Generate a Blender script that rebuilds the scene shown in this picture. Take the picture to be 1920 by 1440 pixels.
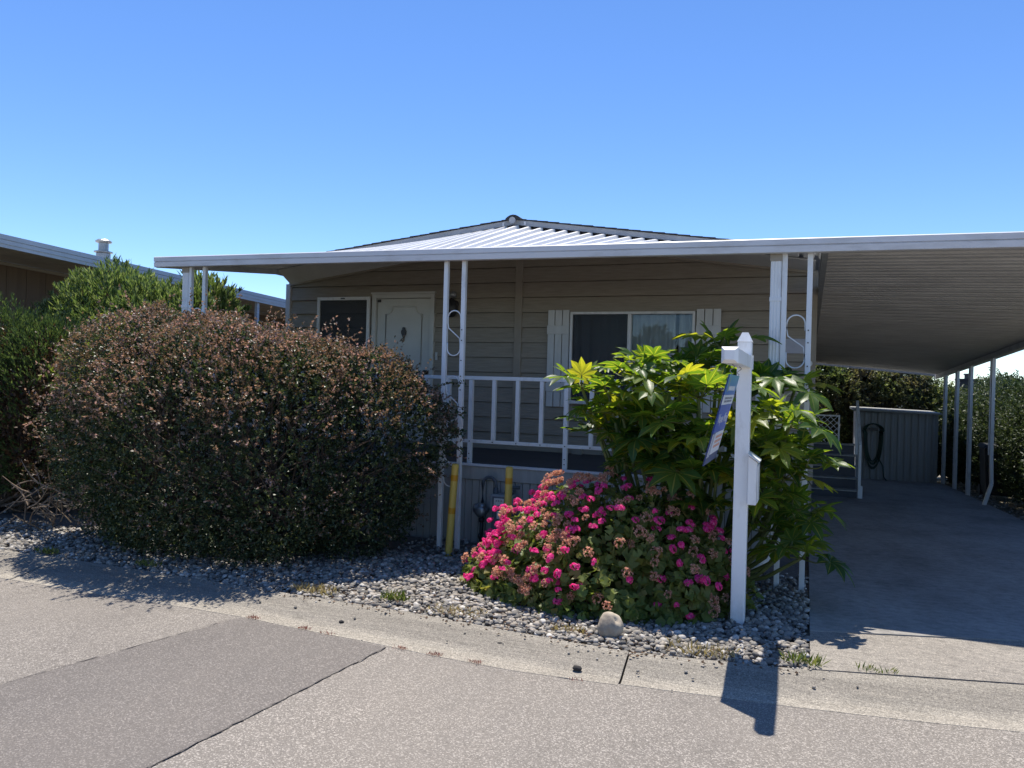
import bpy, math, random
import numpy as np
from mathutils import Vector, Matrix

for o in list(bpy.data.objects):
    bpy.data.objects.remove(o)
SC = bpy.context.scene
COL = SC.collection
random.seed(7)
R = math.radians

# ------------------------------------------------------------------ camera
YAW, ROLL, EYE = R(21), 0.028, 1.63
fw = Vector((-math.sin(YAW), math.cos(YAW), 0)); rt = Vector((math.cos(YAW), math.sin(YAW), 0)); up = Vector((0, 0, 1))
xc = rt * math.cos(ROLL) + up * math.sin(ROLL); yc = up * math.cos(ROLL) - rt * math.sin(ROLL); zc = -fw
cam = bpy.data.cameras.new('camera'); camo = bpy.data.objects.new('camera', cam); COL.objects.link(camo)
M4 = Matrix.Identity(4)
for i in range(3):
    M4[i][0] = xc[i]; M4[i][1] = yc[i]; M4[i][2] = zc[i]
M4[2][3] = EYE
camo.matrix_world = M4
cam.sensor_width = 36; cam.lens = 36 * 1442 / 1920; cam.shift_y = -2 / 1920
cam.clip_start = 0.05; cam.clip_end = 2000
SC.camera = camo

# ------------------------------------------------------------------ sky, sun, exposure
SUNV = Vector((-0.14, 0.30, 1.0)).normalized()
W = bpy.data.worlds.new('World'); SC.world = W; W.use_nodes = True
wn = W.node_tree.nodes; wl_ = W.node_tree.links
for n in list(wn): wn.remove(n)
sky = wn.new('ShaderNodeTexSky'); sky.sky_type = 'NISHITA'; sky.sun_disc = False
sky.sun_elevation = math.asin(SUNV.z); sky.sun_rotation = math.atan2(SUNV.x, SUNV.y)
sky.altitude = 0; sky.air_density = 0.78; sky.dust_density = 0.0; sky.ozone_density = 4.0
hsv = wn.new('ShaderNodeHueSaturation'); hsv.inputs['Saturation'].default_value = 1.15; hsv.inputs['Hue'].default_value = 0.506
bg = wn.new('ShaderNodeBackground'); bg.inputs['Strength'].default_value = 0.15
wo = wn.new('ShaderNodeOutputWorld')
wl_.new(sky.outputs[0], hsv.inputs['Color']); wl_.new(hsv.outputs[0], bg.inputs[0]); wl_.new(bg.outputs[0], wo.inputs[0])
sun = bpy.data.lights.new('sun', 'SUN'); sun.energy = 5.0; sun.angle = R(0.53); sun.color = (1, 0.94, 0.84)
suno = bpy.data.objects.new('sun', sun); COL.objects.link(suno)
suno.rotation_euler = SUNV.to_track_quat('Z', 'Y').to_euler(); suno.location = (0, 0, 30)
SC.view_settings.view_transform = 'Standard'; SC.view_settings.look = 'None'
SC.view_settings.gamma = 1; SC.view_settings.use_curve_mapping = False
SC.view_settings.exposure = 0.5

# ------------------------------------------------------------------ materials
MATS = {}
def nodes(name):
    m = bpy.data.materials.new(name); m.use_nodes = True
    nt = m.node_tree; b = nt.nodes['Principled BSDF']
    MATS[name] = m
    return m, nt, b
def N(nt, t, **kw):
    n = nt.nodes.new(t)
    for k, v in kw.items():
        if k in n.inputs: n.inputs[k].default_value = v
        else: setattr(n, k, v)
    return n
def ramp(nt, fac, stops, interp='LINEAR'):
    r = nt.nodes.new('ShaderNodeValToRGB'); e = r.color_ramp; e.interpolation = interp
    while len(e.elements) < len(stops): e.elements.new(0.5)
    for el, (p, c) in zip(e.elements, stops):
        el.position = p; el.color = (*c, 1)
    nt.links.new(fac, r.inputs[0]); return r.outputs[0]
def coord(nt, scale=(1, 1, 1), obj=True):
    tc = nt.nodes.new('ShaderNodeTexCoord'); mp = nt.nodes.new('ShaderNodeMapping')
    mp.inputs['Scale'].default_value = scale
    nt.links.new(tc.outputs['Object'], mp.inputs[0]); return mp.outputs[0]
def worldpos(nt, scale=(1, 1, 1)):
    g = nt.nodes.new('ShaderNodeNewGeometry'); mp = nt.nodes.new('ShaderNodeMapping')
    mp.inputs['Scale'].default_value = scale
    nt.links.new(g.outputs['Position'], mp.inputs[0]); return mp.outputs[0]
def mixc(nt, fac, a, b, mode='MIX'):
    m = nt.nodes.new('ShaderNodeMix'); m.data_type = 'RGBA'; m.blend_type = mode
    for sock, v in ((m.inputs[0], fac), (m.inputs[6], a), (m.inputs[7], b)):
        if isinstance(v, (int, float)): sock.default_value = v
        elif isinstance(v, tuple): sock.default_value = (*v, 1)
        else: nt.links.new(v, sock)
    return m.outputs[2]
def noise(nt, vec, scale, detail=4, rough=0.6):
    n = N(nt, 'ShaderNodeTexNoise', Scale=scale, Detail=detail, Roughness=rough)
    nt.links.new(vec, n.inputs['Vector']); return n.outputs[0]
def bump(nt, b, h, strength=0.3, dist=0.01):
    n = N(nt, 'ShaderNodeBump', Strength=strength, Distance=dist)
    nt.links.new(h, n.inputs['Height']); nt.links.new(n.outputs[0], b.inputs['Normal'])
def mat(name, c1, c2=None, rough=0.6, scale=6, stretch=(1, 1, 1), bmp=0.0, bscale=None, metal=0.0, spec=0.4, dist=0.004, lo=0.35, hi=0.65):
    m, nt, b = nodes(name)
    v = worldpos(nt, stretch)
    c2 = c2 or tuple(x * 0.8 for x in c1)
    f = noise(nt, v, scale, 6, 0.65)
    nt.links.new(ramp(nt, f, [(lo, c2), (hi, c1)]), b.inputs['Base Color'])
    b.inputs['Roughness'].default_value = rough; b.inputs['Metallic'].default_value = metal
    b.inputs['Specular IOR Level'].default_value = spec
    if bmp: bump(nt, b, noise(nt, v, bscale or scale * 4, 5, 0.6), bmp, dist)
    return m
def leafmat(name, stops, trans=0.35, tcol=None, rough=0.45, spec=0.35, patch=None, pscale=1.2):
    m, nt, b = nodes(name)
    g = nt.nodes.new('ShaderNodeNewGeometry')
    c = ramp(nt, g.outputs['Random Per Island'], stops)
    if patch:
        f = noise(nt, worldpos(nt), pscale, 3, 0.5)
        f2 = nt.nodes.new('ShaderNodeMapRange'); f2.inputs[1].default_value = 0.42; f2.inputs[2].default_value = 0.62
        nt.links.new(f, f2.inputs[0])
        c = mixc(nt, f2.outputs[0], c, mixc(nt, 0.6, c, patch))
    nt.links.new(c, b.inputs['Base Color'])
    b.inputs['Roughness'].default_value = rough; b.inputs['Specular IOR Level'].default_value = spec
    t = nt.nodes.new('ShaderNodeBsdfTranslucent')
    tc = mixc(nt, 1.0, c, tcol or (1.3, 1.3, 0.7), 'MULTIPLY')
    nt.links.new(tc, t.inputs[0])
    ms = nt.nodes.new('ShaderNodeMixShader'); ms.inputs[0].default_value = trans
    nt.links.new(b.outputs[0], ms.inputs[1]); nt.links.new(t.outputs[0], ms.inputs[2])
    out = nt.nodes['Material Output']; nt.links.new(ms.outputs[0], out.inputs[0])
    return m

def asphalt(name, base, dark, light, wear):
    m, nt, b = nodes(name)
    v = worldpos(nt)
    vo = N(nt, 'ShaderNodeTexVoronoi', Scale=165.0); nt.links.new(v, vo.inputs['Vector'])
    sep = nt.nodes.new('ShaderNodeSeparateColor'); nt.links.new(vo.outputs['Color'], sep.inputs[0])
    c = ramp(nt, sep.outputs[0], [(0.0, dark), (0.30, base), (0.72, base), (0.86, light), (1.0, tuple(min(1, x * 1.25) for x in light))])
    f = noise(nt, v, 0.9, 5, 0.6)
    c = mixc(nt, ramp(nt, f, [(0.35, (0, 0, 0)), (0.7, (1, 1, 1))]), c, mixc(nt, 0.5, c, wear))
    f3 = noise(nt, v, 300, 2, 0.7)
    c = mixc(nt, 0.35, c, ramp(nt, f3, [(0.3, tuple(x * 0.5 for x in dark)), (0.7, light)]))
    nt.links.new(c, b.inputs['Base Color']); b.inputs['Roughness'].default_value = 0.85
    b.inputs['Specular IOR Level'].default_value = 0.25
    st = noise(nt, worldpos(nt, (1, .45, 1)), 0.55, 7, 0.68)
    c = mixc(nt, 1.0, c, ramp(nt, st, [(0.32, (.82, .82, .83)), (0.5, (1, 1, 1)), (0.68, (1.10, 1.09, 1.07))]), 'MULTIPLY')
    sp2 = noise(nt, v, 3.3, 3, 0.5)
    c = mixc(nt, ramp(nt, sp2, [(0.70, (0, 0, 0)), (0.76, (.35, .35, .35))]), c, tuple(x * .5 for x in dark))
    nt.links.new(c, b.inputs['Base Color'])
    bump(nt, b, vo.outputs['Distance'], 0.55, 0.004)
    return m
asphalt('asphalt', (0.185, 0.165, 0.144), (0.07, 0.062, 0.054), (0.42, 0.38, 0.335), (0.20, 0.178, 0.155))
asphalt('asphalt_patch', (0.142, 0.127, 0.115), (0.09, 0.08, 0.073), (0.28, 0.252, 0.227), (0.152, 0.136, 0.122))

def concrete(name, c1, c2, c3, agg=0.3, streak=(1, 1, 1)):
    m, nt, b = nodes(name)
    v = worldpos(nt)
    f = noise(nt, worldpos(nt, streak), 1.6, 8, 0.62)
    c = ramp(nt, f, [(0.3, c2), (0.52, c1), (0.75, c3)])
    sp = noise(nt, v, 160, 3, 0.7)
    c = mixc(nt, agg, c, ramp(nt, sp, [(0.35, tuple(x * 0.45 for x in c2)), (0.55, c1), (0.7, tuple(min(1, x * 1.35) for x in c3))]))
    br = noise(nt, worldpos(nt, (streak[0] * .5, streak[1] * 1.2, 1)), 26, 5, 0.7)
    c = mixc(nt, 0.75, c, mixc(nt, 1.0, c, ramp(nt, br, [(0.32, (.66, .66, .66)), (0.5, (1, 1, 1)), (0.66, (1.22, 1.21, 1.19))]), 'MULTIPLY'))
    gr = N(nt, 'ShaderNodeTexVoronoi', Scale=120.0); nt.links.new(v, gr.inputs['Vector']); gs = nt.nodes.new('ShaderNodeSeparateColor'); nt.links.new(gr.outputs['Color'], gs.inputs[0])
    c = mixc(nt, agg, c, mixc(nt, 1.0, c, ramp(nt, gs.outputs[0], [(0, (.6, .59, .58)), (.3, (.95, .95, .95)), (.8, (1.05, 1.05, 1.05)), (1, (1.5, 1.48, 1.44))]), 'MULTIPLY'))
    st = noise(nt, v, 5.5, 4, 0.5)
    c = mixc(nt, ramp(nt, st, [(0.66, (0, 0, 0)), (0.76, (0.5, 0.5, 0.5))]), c, tuple(x * 0.45 for x in c2))
    nt.links.new(c, b.inputs['Base Color']); b.inputs['Roughness'].default_value = 0.85
    b.inputs['Specular IOR Level'].default_value = 0.25
    bump(nt, b, sp, 0.35, 0.004)
    return m
concrete('gutter_concrete', (0.275, 0.253, 0.222), (0.185, 0.168, 0.148), (0.34, 0.315, 0.272), 0.7, (0.35, 3.0, 1))
nt = MATS['gutter_concrete'].node_tree; b = nt.nodes['Principled BSDF']
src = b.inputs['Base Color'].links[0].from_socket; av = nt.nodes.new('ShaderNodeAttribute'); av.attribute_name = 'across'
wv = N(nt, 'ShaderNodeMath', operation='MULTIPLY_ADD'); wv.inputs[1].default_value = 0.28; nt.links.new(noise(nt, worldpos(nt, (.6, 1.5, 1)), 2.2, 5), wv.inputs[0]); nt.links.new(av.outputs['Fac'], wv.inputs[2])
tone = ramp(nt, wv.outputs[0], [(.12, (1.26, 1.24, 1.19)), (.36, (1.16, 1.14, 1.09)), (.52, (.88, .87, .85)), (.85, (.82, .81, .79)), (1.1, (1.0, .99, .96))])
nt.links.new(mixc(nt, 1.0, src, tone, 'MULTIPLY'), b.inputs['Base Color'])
concrete('apron_concrete', (0.275, 0.25, 0.218), (0.215, 0.193, 0.168), (0.33, 0.302, 0.263), 0.7)
concrete('drive_concrete', (0.29, 0.275, 0.255), (0.19, 0.18, 0.168), (0.36, 0.342, 0.32), 0.2, (1.0, .55, 1))
mat('soil', (0.12, 0.095, 0.07), (0.07, 0.055, 0.04), 0.95, 7, bmp=0.5)
mat('dry_ground', (0.22, 0.19, 0.14), (0.12, 0.11, 0.07), 0.95, 0.6, bmp=0.4)
mat('siding', (0.35, 0.305, 0.243), (0.275, 0.24, 0.19), 0.6, 9, (0.5, 1, 7), bmp=0.8, bscale=16, dist=0.006)
mat('trim_tan', (0.33, 0.29, 0.235), (0.29, 0.25, 0.2), 0.6, 4)
mat('white_metal', (0.74, 0.74, 0.73), (0.50, 0.49, 0.46), 0.42, 9, (1, 1, .35), spec=0.45, lo=0.22, hi=0.48)
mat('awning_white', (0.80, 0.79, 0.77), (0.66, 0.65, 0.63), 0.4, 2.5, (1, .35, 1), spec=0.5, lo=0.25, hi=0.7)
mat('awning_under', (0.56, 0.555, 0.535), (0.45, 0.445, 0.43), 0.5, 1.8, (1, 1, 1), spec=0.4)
mat('fascia_metal', (0.64, 0.64, 0.66), (0.47, 0.46, 0.46), 0.42, 4, (.6, 1, 2), spec=0.45, lo=0.25, hi=0.52)
mat('white_vinyl', (0.82, 0.82, 0.81), (0.62, 0.60, 0.56), 0.34, 7, (1, 1, .4), spec=0.45, lo=0.24, hi=0.46)
mat('door_white', (0.62, 0.615, 0.57), (0.57, 0.56, 0.52), 0.45, 3)
mat('shutter_white', (0.66, 0.66, 0.64), (0.56, 0.56, 0.54), 0.55, 8, (1, 1, .3))
mat('skirt_paint', (0.42, 0.40, 0.36), (0.33, 0.315, 0.285), 0.65, 5, (3, 3, .5), bmp=.15)
mat('deck_paint', (0.075, 0.08, 0.095), (0.05, 0.055, 0.065), 0.55, 4, (.5, 3, 1))
mat('dark_metal', (0.03, 0.03, 0.032), rough=0.4, spec=0.5)
mat('steel', (0.35, 0.36, 0.37), (0.25, 0.26, 0.27), 0.4, 9, metal=0.7)
mat('meter_grey', (0.30, 0.31, 0.31), (0.22, 0.23, 0.24), 0.5, 12)
mat('meter_pipe', (0.13, 0.15, 0.17), (0.08, 0.09, 0.10), 0.5, 12)
mat('dial', (0.75, 0.75, 0.70), (0.45, 0.45, 0.42), 0.3, 60)
mat('bollard_yellow', (0.66, 0.47, 0.10), (0.56, 0.39, 0.085), 0.5, 6, (1, 1, .4))
mat('bollard_band', (0.62, 0.30, 0.015), (0.52, 0.25, 0.012), 0.4, 9)
mat('shingle', (0.05, 0.05, 0.053), (0.028, 0.028, 0.03), 0.9, 40, bmp=0.4)
mat('rake_trim', (0.36, 0.37, 0.39), (0.30, 0.31, 0.33), 0.5, 4)
mat('pebble_base', (0.2, 0.18, 0.16), (0.1, 0.09, 0.08), 0.95, 30, bmp=.6)
mat('bark', (0.12, 0.085, 0.06), (0.06, 0.045, 0.032), 0.9, 20, (1, 1, .3), bmp=0.5)
mat('dead_twig', (0.26, 0.19, 0.13), (0.15, 0.11, 0.075), 0.9, 20)
mat('petiole', (0.16, 0.18, 0.05), (0.10, 0.11, 0.035), 0.6, 8)
mat('rock', (0.48, 0.41, 0.31), (0.27, 0.225, 0.175), 0.85, 9, bmp=0.5, dist=0.01)
mat('dark_stone', (0.035, 0.032, 0.03), rough=0.9)
mat('curtain', (0.82, 0.80, 0.76), (0.70, 0.68, 0.64), 0.9, 5, (6, 1, .3))
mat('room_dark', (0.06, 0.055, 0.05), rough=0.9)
mat('shed_metal', (0.40, 0.40, 0.38), (0.33, 0.33, 0.31), 0.5, 3, (1, 1, .3))
mat('shed_trim', (0.55, 0.56, 0.56), (0.4, 0.4, 0.4), 0.5, 3)
mat('hose_green', (0.03, 0.075, 0.05), (0.02, 0.05, 0.035), 0.4, 5)
mat('bin_plastic', (0.035, 0.038, 0.045), (0.025, 0.028, 0.033), 0.45, 5)
mat('neigh_wall', (0.20, 0.145, 0.10), (0.165, 0.118, 0.08), 0.7, 3, (2, 6, .3))
mat('neigh_soffit', (0.42, 0.38, 0.31), (0.34, 0.31, 0.25), 0.6, 3)
mat('neigh_trim', (0.60, 0.61, 0.62), (0.52, 0.53, 0.54), 0.5, 3)
mat('neigh_roof', (0.55, 0.55, 0.54), (0.45, 0.45, 0.44), 0.6, 2)
mat('sign_blue', (0.02, 0.075, 0.42), (0.018, 0.07, 0.40), 0.35, 2)
mat('sign_navy', (0.02, 0.04, 0.15), rough=0.35)
mat('sign_white', (0.72, 0.74, 0.78), (0.70, 0.72, 0.76), 0.35, 2)
mat('sign_orange', (0.75, 0.30, 0.16), rough=0.4)
mat('sign_grey', (0.16, 0.17, 0.24), rough=0.4)
mat('sign_gold', (0.55, 0.52, 0.20), rough=0.4)
mat('plate', (0.42, 0.43, 0.50), (0.38, 0.39, 0.46), 0.4, 10)
mat('paper_white', (0.75, 0.74, 0.72), rough=0.7)
# turquoise to blue printed gradient of the sign's header
m, nt, b = nodes('sign_header')
g = nt.nodes.new('ShaderNodeNewGeometry'); sx = nt.nodes.new('ShaderNodeSeparateXYZ'); nt.links.new(g.outputs['Position'], sx.inputs[0])
mr = N(nt, 'ShaderNodeMapRange'); mr.inputs[1].default_value = 1.60; mr.inputs[2].default_value = 1.715; nt.links.new(sx.outputs[2], mr.inputs[0])
nt.links.new(ramp(nt, mr.outputs[0], [(0, (0.02, 0.13, 0.50)), (1, (0.05, 0.30, 0.42))]), b.inputs['Base Color']); b.inputs['Roughness'].default_value = 0.35
# glass: clear with a mirror sheen
m, nt, b = nodes('window_glass')
nt.nodes.remove(b)
tr = N(nt, 'ShaderNodeBsdfTransparent'); tr.inputs[0].default_value = (0.82, 0.86, 0.88, 1)
gl = N(nt, 'ShaderNodeBsdfGlossy', Roughness=0.02); fr = N(nt, 'ShaderNodeFresnel', IOR=1.45)
ad = N(nt, 'ShaderNodeMath', operation='ADD'); ad.inputs[1].default_value = 0.0; nt.links.new(fr.outputs[0], ad.inputs[0])
ms = N(nt, 'ShaderNodeMixShader'); nt.links.new(ad.outputs[0], ms.inputs[0]); nt.links.new(tr.outputs[0], ms.inputs[1]); nt.links.new(gl.outputs[0], ms.inputs[2])
nt.links.new(ms.outputs[0], nt.nodes['Material Output'].inputs[0])
# fine insect mesh: mostly dark, some light comes through
def screenmat(name, fac):
    m, nt, b = nodes(name)
    b.inputs['Base Color'].default_value = (0.035, 0.04, 0.05, 1); b.inputs['Roughness'].default_value = 0.6
    tr = N(nt, 'ShaderNodeBsdfTransparent'); ms = N(nt, 'ShaderNodeMixShader'); ms.inputs[0].default_value = fac
    nt.links.new(b.outputs[0], ms.inputs[1]); nt.links.new(tr.outputs[0], ms.inputs[2])
    nt.links.new(ms.outputs[0], nt.nodes['Material Output'].inputs[0])
screenmat('screen_mesh', 0.58); screenmat('window_screen', 0.5)
# pebbles: each island its own stone colour
m, nt, b = nodes('pebbles')
g = nt.nodes.new('ShaderNodeNewGeometry')
c = ramp(nt, g.outputs['Random Per Island'], [(0, (0.085, 0.08, 0.075)), (0.25, (0.16, 0.148, 0.132)), (0.5, (0.25, 0.232, 0.205)), (0.72, (0.31, 0.265, 0.21)), (0.92, (0.42, 0.39, 0.35)), (1, (0.58, 0.55, 0.50))])
sp = noise(nt, worldpos(nt), 90, 3)
c = mixc(nt, 0.5, c, mixc(nt, 1.0, c, ramp(nt, sp, [(0.3, (0.6, 0.6, 0.6)), (0.7, (1.25, 1.25, 1.25))]), 'MULTIPLY'))
nt.links.new(c, b.inputs['Base Color']); b.inputs['Roughness'].default_value = 0.8

leafmat('hedge_green', [(0, (0.018, 0.033, 0.018)), (0.45, (0.042, 0.068, 0.032)), (0.8, (0.085, 0.11, 0.048)), (1, (0.15, 0.16, 0.085))], 0.32, rough=0.4, spec=0.4)
leafmat('hedge_red', [(0, (0.07, 0.07, 0.042)), (0.35, (0.18, 0.14, 0.095)), (0.7, (0.29, 0.20, 0.155)), (0.92, (0.44, 0.33, 0.28)), (1, (0.54, 0.36, 0.38))], 0.42, (1.4, 1.05, 0.85), rough=0.42, spec=0.4, patch=(0.12, 0.10, 0.045), pscale=1.7)
leafmat('hedge_lime', [(0, (0.13, 0.17, 0.03)), (0.7, (0.22, 0.27, 0.05)), (1, (0.34, 0.24, 0.10))], 0.4)
leafmat('juniper', [(0, (0.03, 0.055, 0.025)), (0.6, (0.07, 0.115, 0.045)), (1, (0.15, 0.20, 0.07))], 0.35)
leafmat('juniper_brown', [(0, (0.06, 0.035, 0.02)), (1, (0.14, 0.08, 0.045))], 0.15)
leafmat('oleander', [(0, (0.07, 0.12, 0.04)), (0.6, (0.155, 0.22, 0.08)), (1, (0.32, 0.37, 0.19))], 0.42, rough=0.28, spec=0.6)
leafmat('back_tree', [(0, (0.04, 0.065, 0.025)), (0.6, (0.11, 0.155, 0.06)), (1, (0.26, 0.28, 0.14))], 0.42, patch=(0.16, 0.11, 0.10), pscale=0.9)
leafmat('cypress', [(0, (0.02, 0.036, 0.018)), (0.6, (0.05, 0.08, 0.038)), (1, (0.13, 0.16, 0.07))], 0.3)
leafmat('geranium_leaf', [(0, (0.06, 0.125, 0.03)), (0.55, (0.125, 0.21, 0.05)), (0.85, (0.25, 0.32, 0.08)), (1, (0.34, 0.25, 0.10))], 0.48, patch=(0.20, 0.20, 0.05))
leafmat('geranium_pink', [(0, (0.80, 0.03, 0.27)), (0.6, (0.92, 0.08, 0.40)), (1, (0.95, 0.28, 0.54))], 0.55, (1.1, 0.9, 1.0), 0.5)
leafmat('geranium_dry', [(0, (0.42, 0.24, 0.15)), (0.4, (0.68, 0.42, 0.29)), (0.75, (0.82, 0.42, 0.38)), (1, (0.86, 0.68, 0.46))], 0.5, (1.1, 0.9, 0.8), 0.7)
leafmat('weed_green', [(0, (0.07, 0.11, 0.025)), (0.6, (0.15, 0.19, 0.045)), (1, (0.28, 0.27, 0.10))], 0.35)
leafmat('weed_dry', [(0, (0.26, 0.20, 0.10)), (1, (0.42, 0.34, 0.18))], 0.3)
leafmat('weed_red', [(0, (0.20, 0.06, 0.05)), (1, (0.38, 0.14, 0.11))], 0.2)
# big glossy palmate leaves: veins, per-leaf tone
m, nt, b = nodes('fatsia_leaf')
oi = nt.nodes.new('ShaderNodeObjectInfo')
c = ramp(nt, oi.outputs['Random'], [(0, (0.028, 0.072, 0.022)), (0.5, (0.045, 0.105, 0.028)), (0.85, (0.075, 0.14, 0.03)), (1, (0.13, 0.17, 0.04))])
f = noise(nt, coord(nt), 14, 3); c = mixc(nt, 0.5, c, mixc(nt, 1.0, c, ramp(nt, f, [(0.3, (0.7, 0.75, 0.7)), (0.7, (1.25, 1.2, 1.1))]), 'MULTIPLY'))
rb = nt.nodes.new('ShaderNodeAttribute'); rb.attribute_name = 'rib'
c = mixc(nt, ramp(nt, rb.outputs['Fac'], [(0.02, (.75, .75, .75)), (0.14, (0, 0, 0))]), c, (.22, .26, .08))
bl = noise(nt, worldpos(nt), 9, 4, .6); c = mixc(nt, ramp(nt, bl, [(.66, (0, 0, 0)), (.74, (.6, .6, .6))]), c, (.16, .15, .05))
nt.links.new(c, b.inputs['Base Color']); b.inputs['Roughness'].default_value = 0.38; b.inputs['Specular IOR Level'].default_value = 0.45
bump(nt, b, noise(nt, coord(nt), 25, 3), 0.25, 0.004)
t = nt.nodes.new('ShaderNodeBsdfTranslucent'); nt.links.new(mixc(nt, 1.0, c, (5.4, 3.8, 0.75), 'MULTIPLY'), t.inputs[0])
ms = N(nt, 'ShaderNodeMixShader'); ms.inputs[0].default_value = 0.5
nt.links.new(b.outputs[0], ms.inputs[1]); nt.links.new(t.outputs[0], ms.inputs[2]); nt.links.new(ms.outputs[0], nt.nodes['Material Output'].inputs[0])

# ------------------------------------------------------------------ object helpers
WL = {}
def link(o, parent=None, loc=(0, 0, 0)):
    COL.objects.link(o)
    loc = Vector(loc); WL[o.name] = loc
    if parent is not None:
        o.parent = parent; o.location = loc - WL[parent.name]
    else: o.location = loc
    return o
def tag(o, label, cat, group=None):
    o['label'] = label; o['category'] = cat
    if group: o['group'] = group
    return o
def thing(name, label, cat, loc, group=None):
    o = bpy.data.objects.new(name, None); o.empty_display_size = 0.1
    link(o, None, loc); return tag(o, label, cat, group)
def structure(o): o['kind'] = 'structure'; return o
class MB:
    def __init__(s): s.v = []; s.f = []
    def poly(s, pts, faces):
        k = len(s.v); s.v += [tuple(p) for p in pts]; s.f += [tuple(i + k for i in f) for f in faces]; return s
    def hexa(s, p):   # 8 points: bottom 4 ccw, top 4 ccw
        return s.poly(p, [(3, 2, 1, 0), (4, 5, 6, 7), (0, 1, 5, 4), (1, 2, 6, 5), (2, 3, 7, 6), (3, 0, 4, 7)])
    def box(s, x0, x1, y0, y1, z0, z1):
        return s.hexa([(x0, y0, z0), (x1, y0, z0), (x1, y1, z0), (x0, y1, z0), (x0, y0, z1), (x1, y0, z1), (x1, y1, z1), (x0, y1, z1)])
    def bar(s, a, b, w, h, upv=(0, 0, 1)):   # square bar from a to b
        a, b = Vector(a), Vector(b); d = (b - a).normalized(); u = Vector(upv)
        if abs(d.dot(u)) > 0.95: u = Vector((0, 1, 0))
        sx = d.cross(u).normalized() * w / 2; sy = sx.cross(d).normalized() * h / 2
        q = [a - sx - sy, a + sx - sy, a + sx + sy, a - sx + sy]
        return s.hexa([*q, *[p + (b - a) for p in q]])
    def tube(s, path, r, n=8, cap=True):
        P = [Vector(p) for p in path]; k = len(s.v); rs = r if isinstance(r, (list, tuple)) else [r] * len(P)
        ref = Vector((0, 0, 1)) if abs((P[-1] - P[0]).normalized().z) < 0.8 else Vector((0, 1, 0))
        for i, p in enumerate(P):
            d = (P[min(i + 1, len(P) - 1)] - P[max(i - 1, 0)]).normalized()
            a = d.cross(ref)
            if a.length < 1e-3: a = d.cross(Vector((1, 0, 0)))
            a.normalize(); c = d.cross(a).normalized()
            for j in range(n):
                t = 2 * math.pi * j / n
                s.v.append(tuple(p + (a * math.cos(t) + c * math.sin(t)) * rs[i]))
        for i in range(len(P) - 1):
            for j in range(n):
                s.f.append((k + i * n + j, k + i * n + (j + 1) % n, k + (i + 1) * n + (j + 1) % n, k + (i + 1) * n + j))
        if cap:
            s.f.append(tuple(k + j for j in range(n))[::-1]); s.f.append(tuple(k + (len(P) - 1) * n + j for j in range(n)))
        return s
    def lathe(s, prof, c=(0, 0, 0), n=16):   # (r,z) profile about z
        k = len(s.v)
        for r_, z in prof:
            for j in range(n):
                t = 2 * math.pi * j / n; s.v.append((c[0] + r_ * math.cos(t), c[1] + r_ * math.sin(t), c[2] + z))
        for i in range(len(prof) - 1):
            for j in range(n):
                s.f.append((k + i * n + j, k + i * n + (j + 1) % n, k + (i + 1) * n + (j + 1) % n, k + (i + 1) * n + j))
        s.f.append(tuple(k + j for j in range(n))[::-1]); s.f.append(tuple(k + (len(prof) - 1) * n + j for j in range(n)))
        return s
    def mesh(s, name, m, smooth=False):
        me = bpy.data.meshes.new(name); me.from_pydata(s.v, [], s.f); me.update()
        me.materials.append(MATS[m])
        if smooth:
            for p in me.polygons: p.use_smooth = True
        return me
    def build(s, name, m, parent=None, loc=(0, 0, 0), smooth=False, bevel=0):
        o = bpy.data.objects.new(name, s.mesh(name, m, smooth)); link(o, parent, loc)
        if bevel:
            bv = o.modifiers.new('bevel', 'BEVEL'); bv.width = bevel; bv.segments = 2; bv.limit_method = 'ANGLE'
        return o
def inst(name, me, parent, loc, rot=None, scale=None):
    o = bpy.data.objects.new(name, me); link(o, parent, loc)
    if rot is not None:
        if len(rot) == 4: o.rotation_mode = 'QUATERNION'; o.rotation_quaternion = rot
        else: o.rotation_euler = rot
    if scale is not None: o.scale = scale if hasattr(scale, '__len__') else (scale,) * 3
    return o
def fastmesh(name, V, F, m, smooth=False):
    V = np.asarray(V, np.float32); F = np.asarray(F, np.int32); k = F.shape[1]
    me = bpy.data.meshes.new(name)
    me.vertices.add(len(V)); me.vertices.foreach_set('co', V.ravel())
    me.loops.add(F.size); me.loops.foreach_set('vertex_index', F.ravel())
    me.polygons.add(len(F)); me.polygons.foreach_set('loop_start', np.arange(0, F.size, k, dtype=np.int32))
    if smooth: me.polygons.foreach_set('use_smooth', np.ones(len(F), bool))
    me.update(calc_edges=True); me.materials.append(MATS[m]); return me
def fastobj(name, V, F, m, parent=None, smooth=False):
    return link(bpy.data.objects.new(name, fastmesh(name, V, F, m, smooth)), parent)

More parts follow.
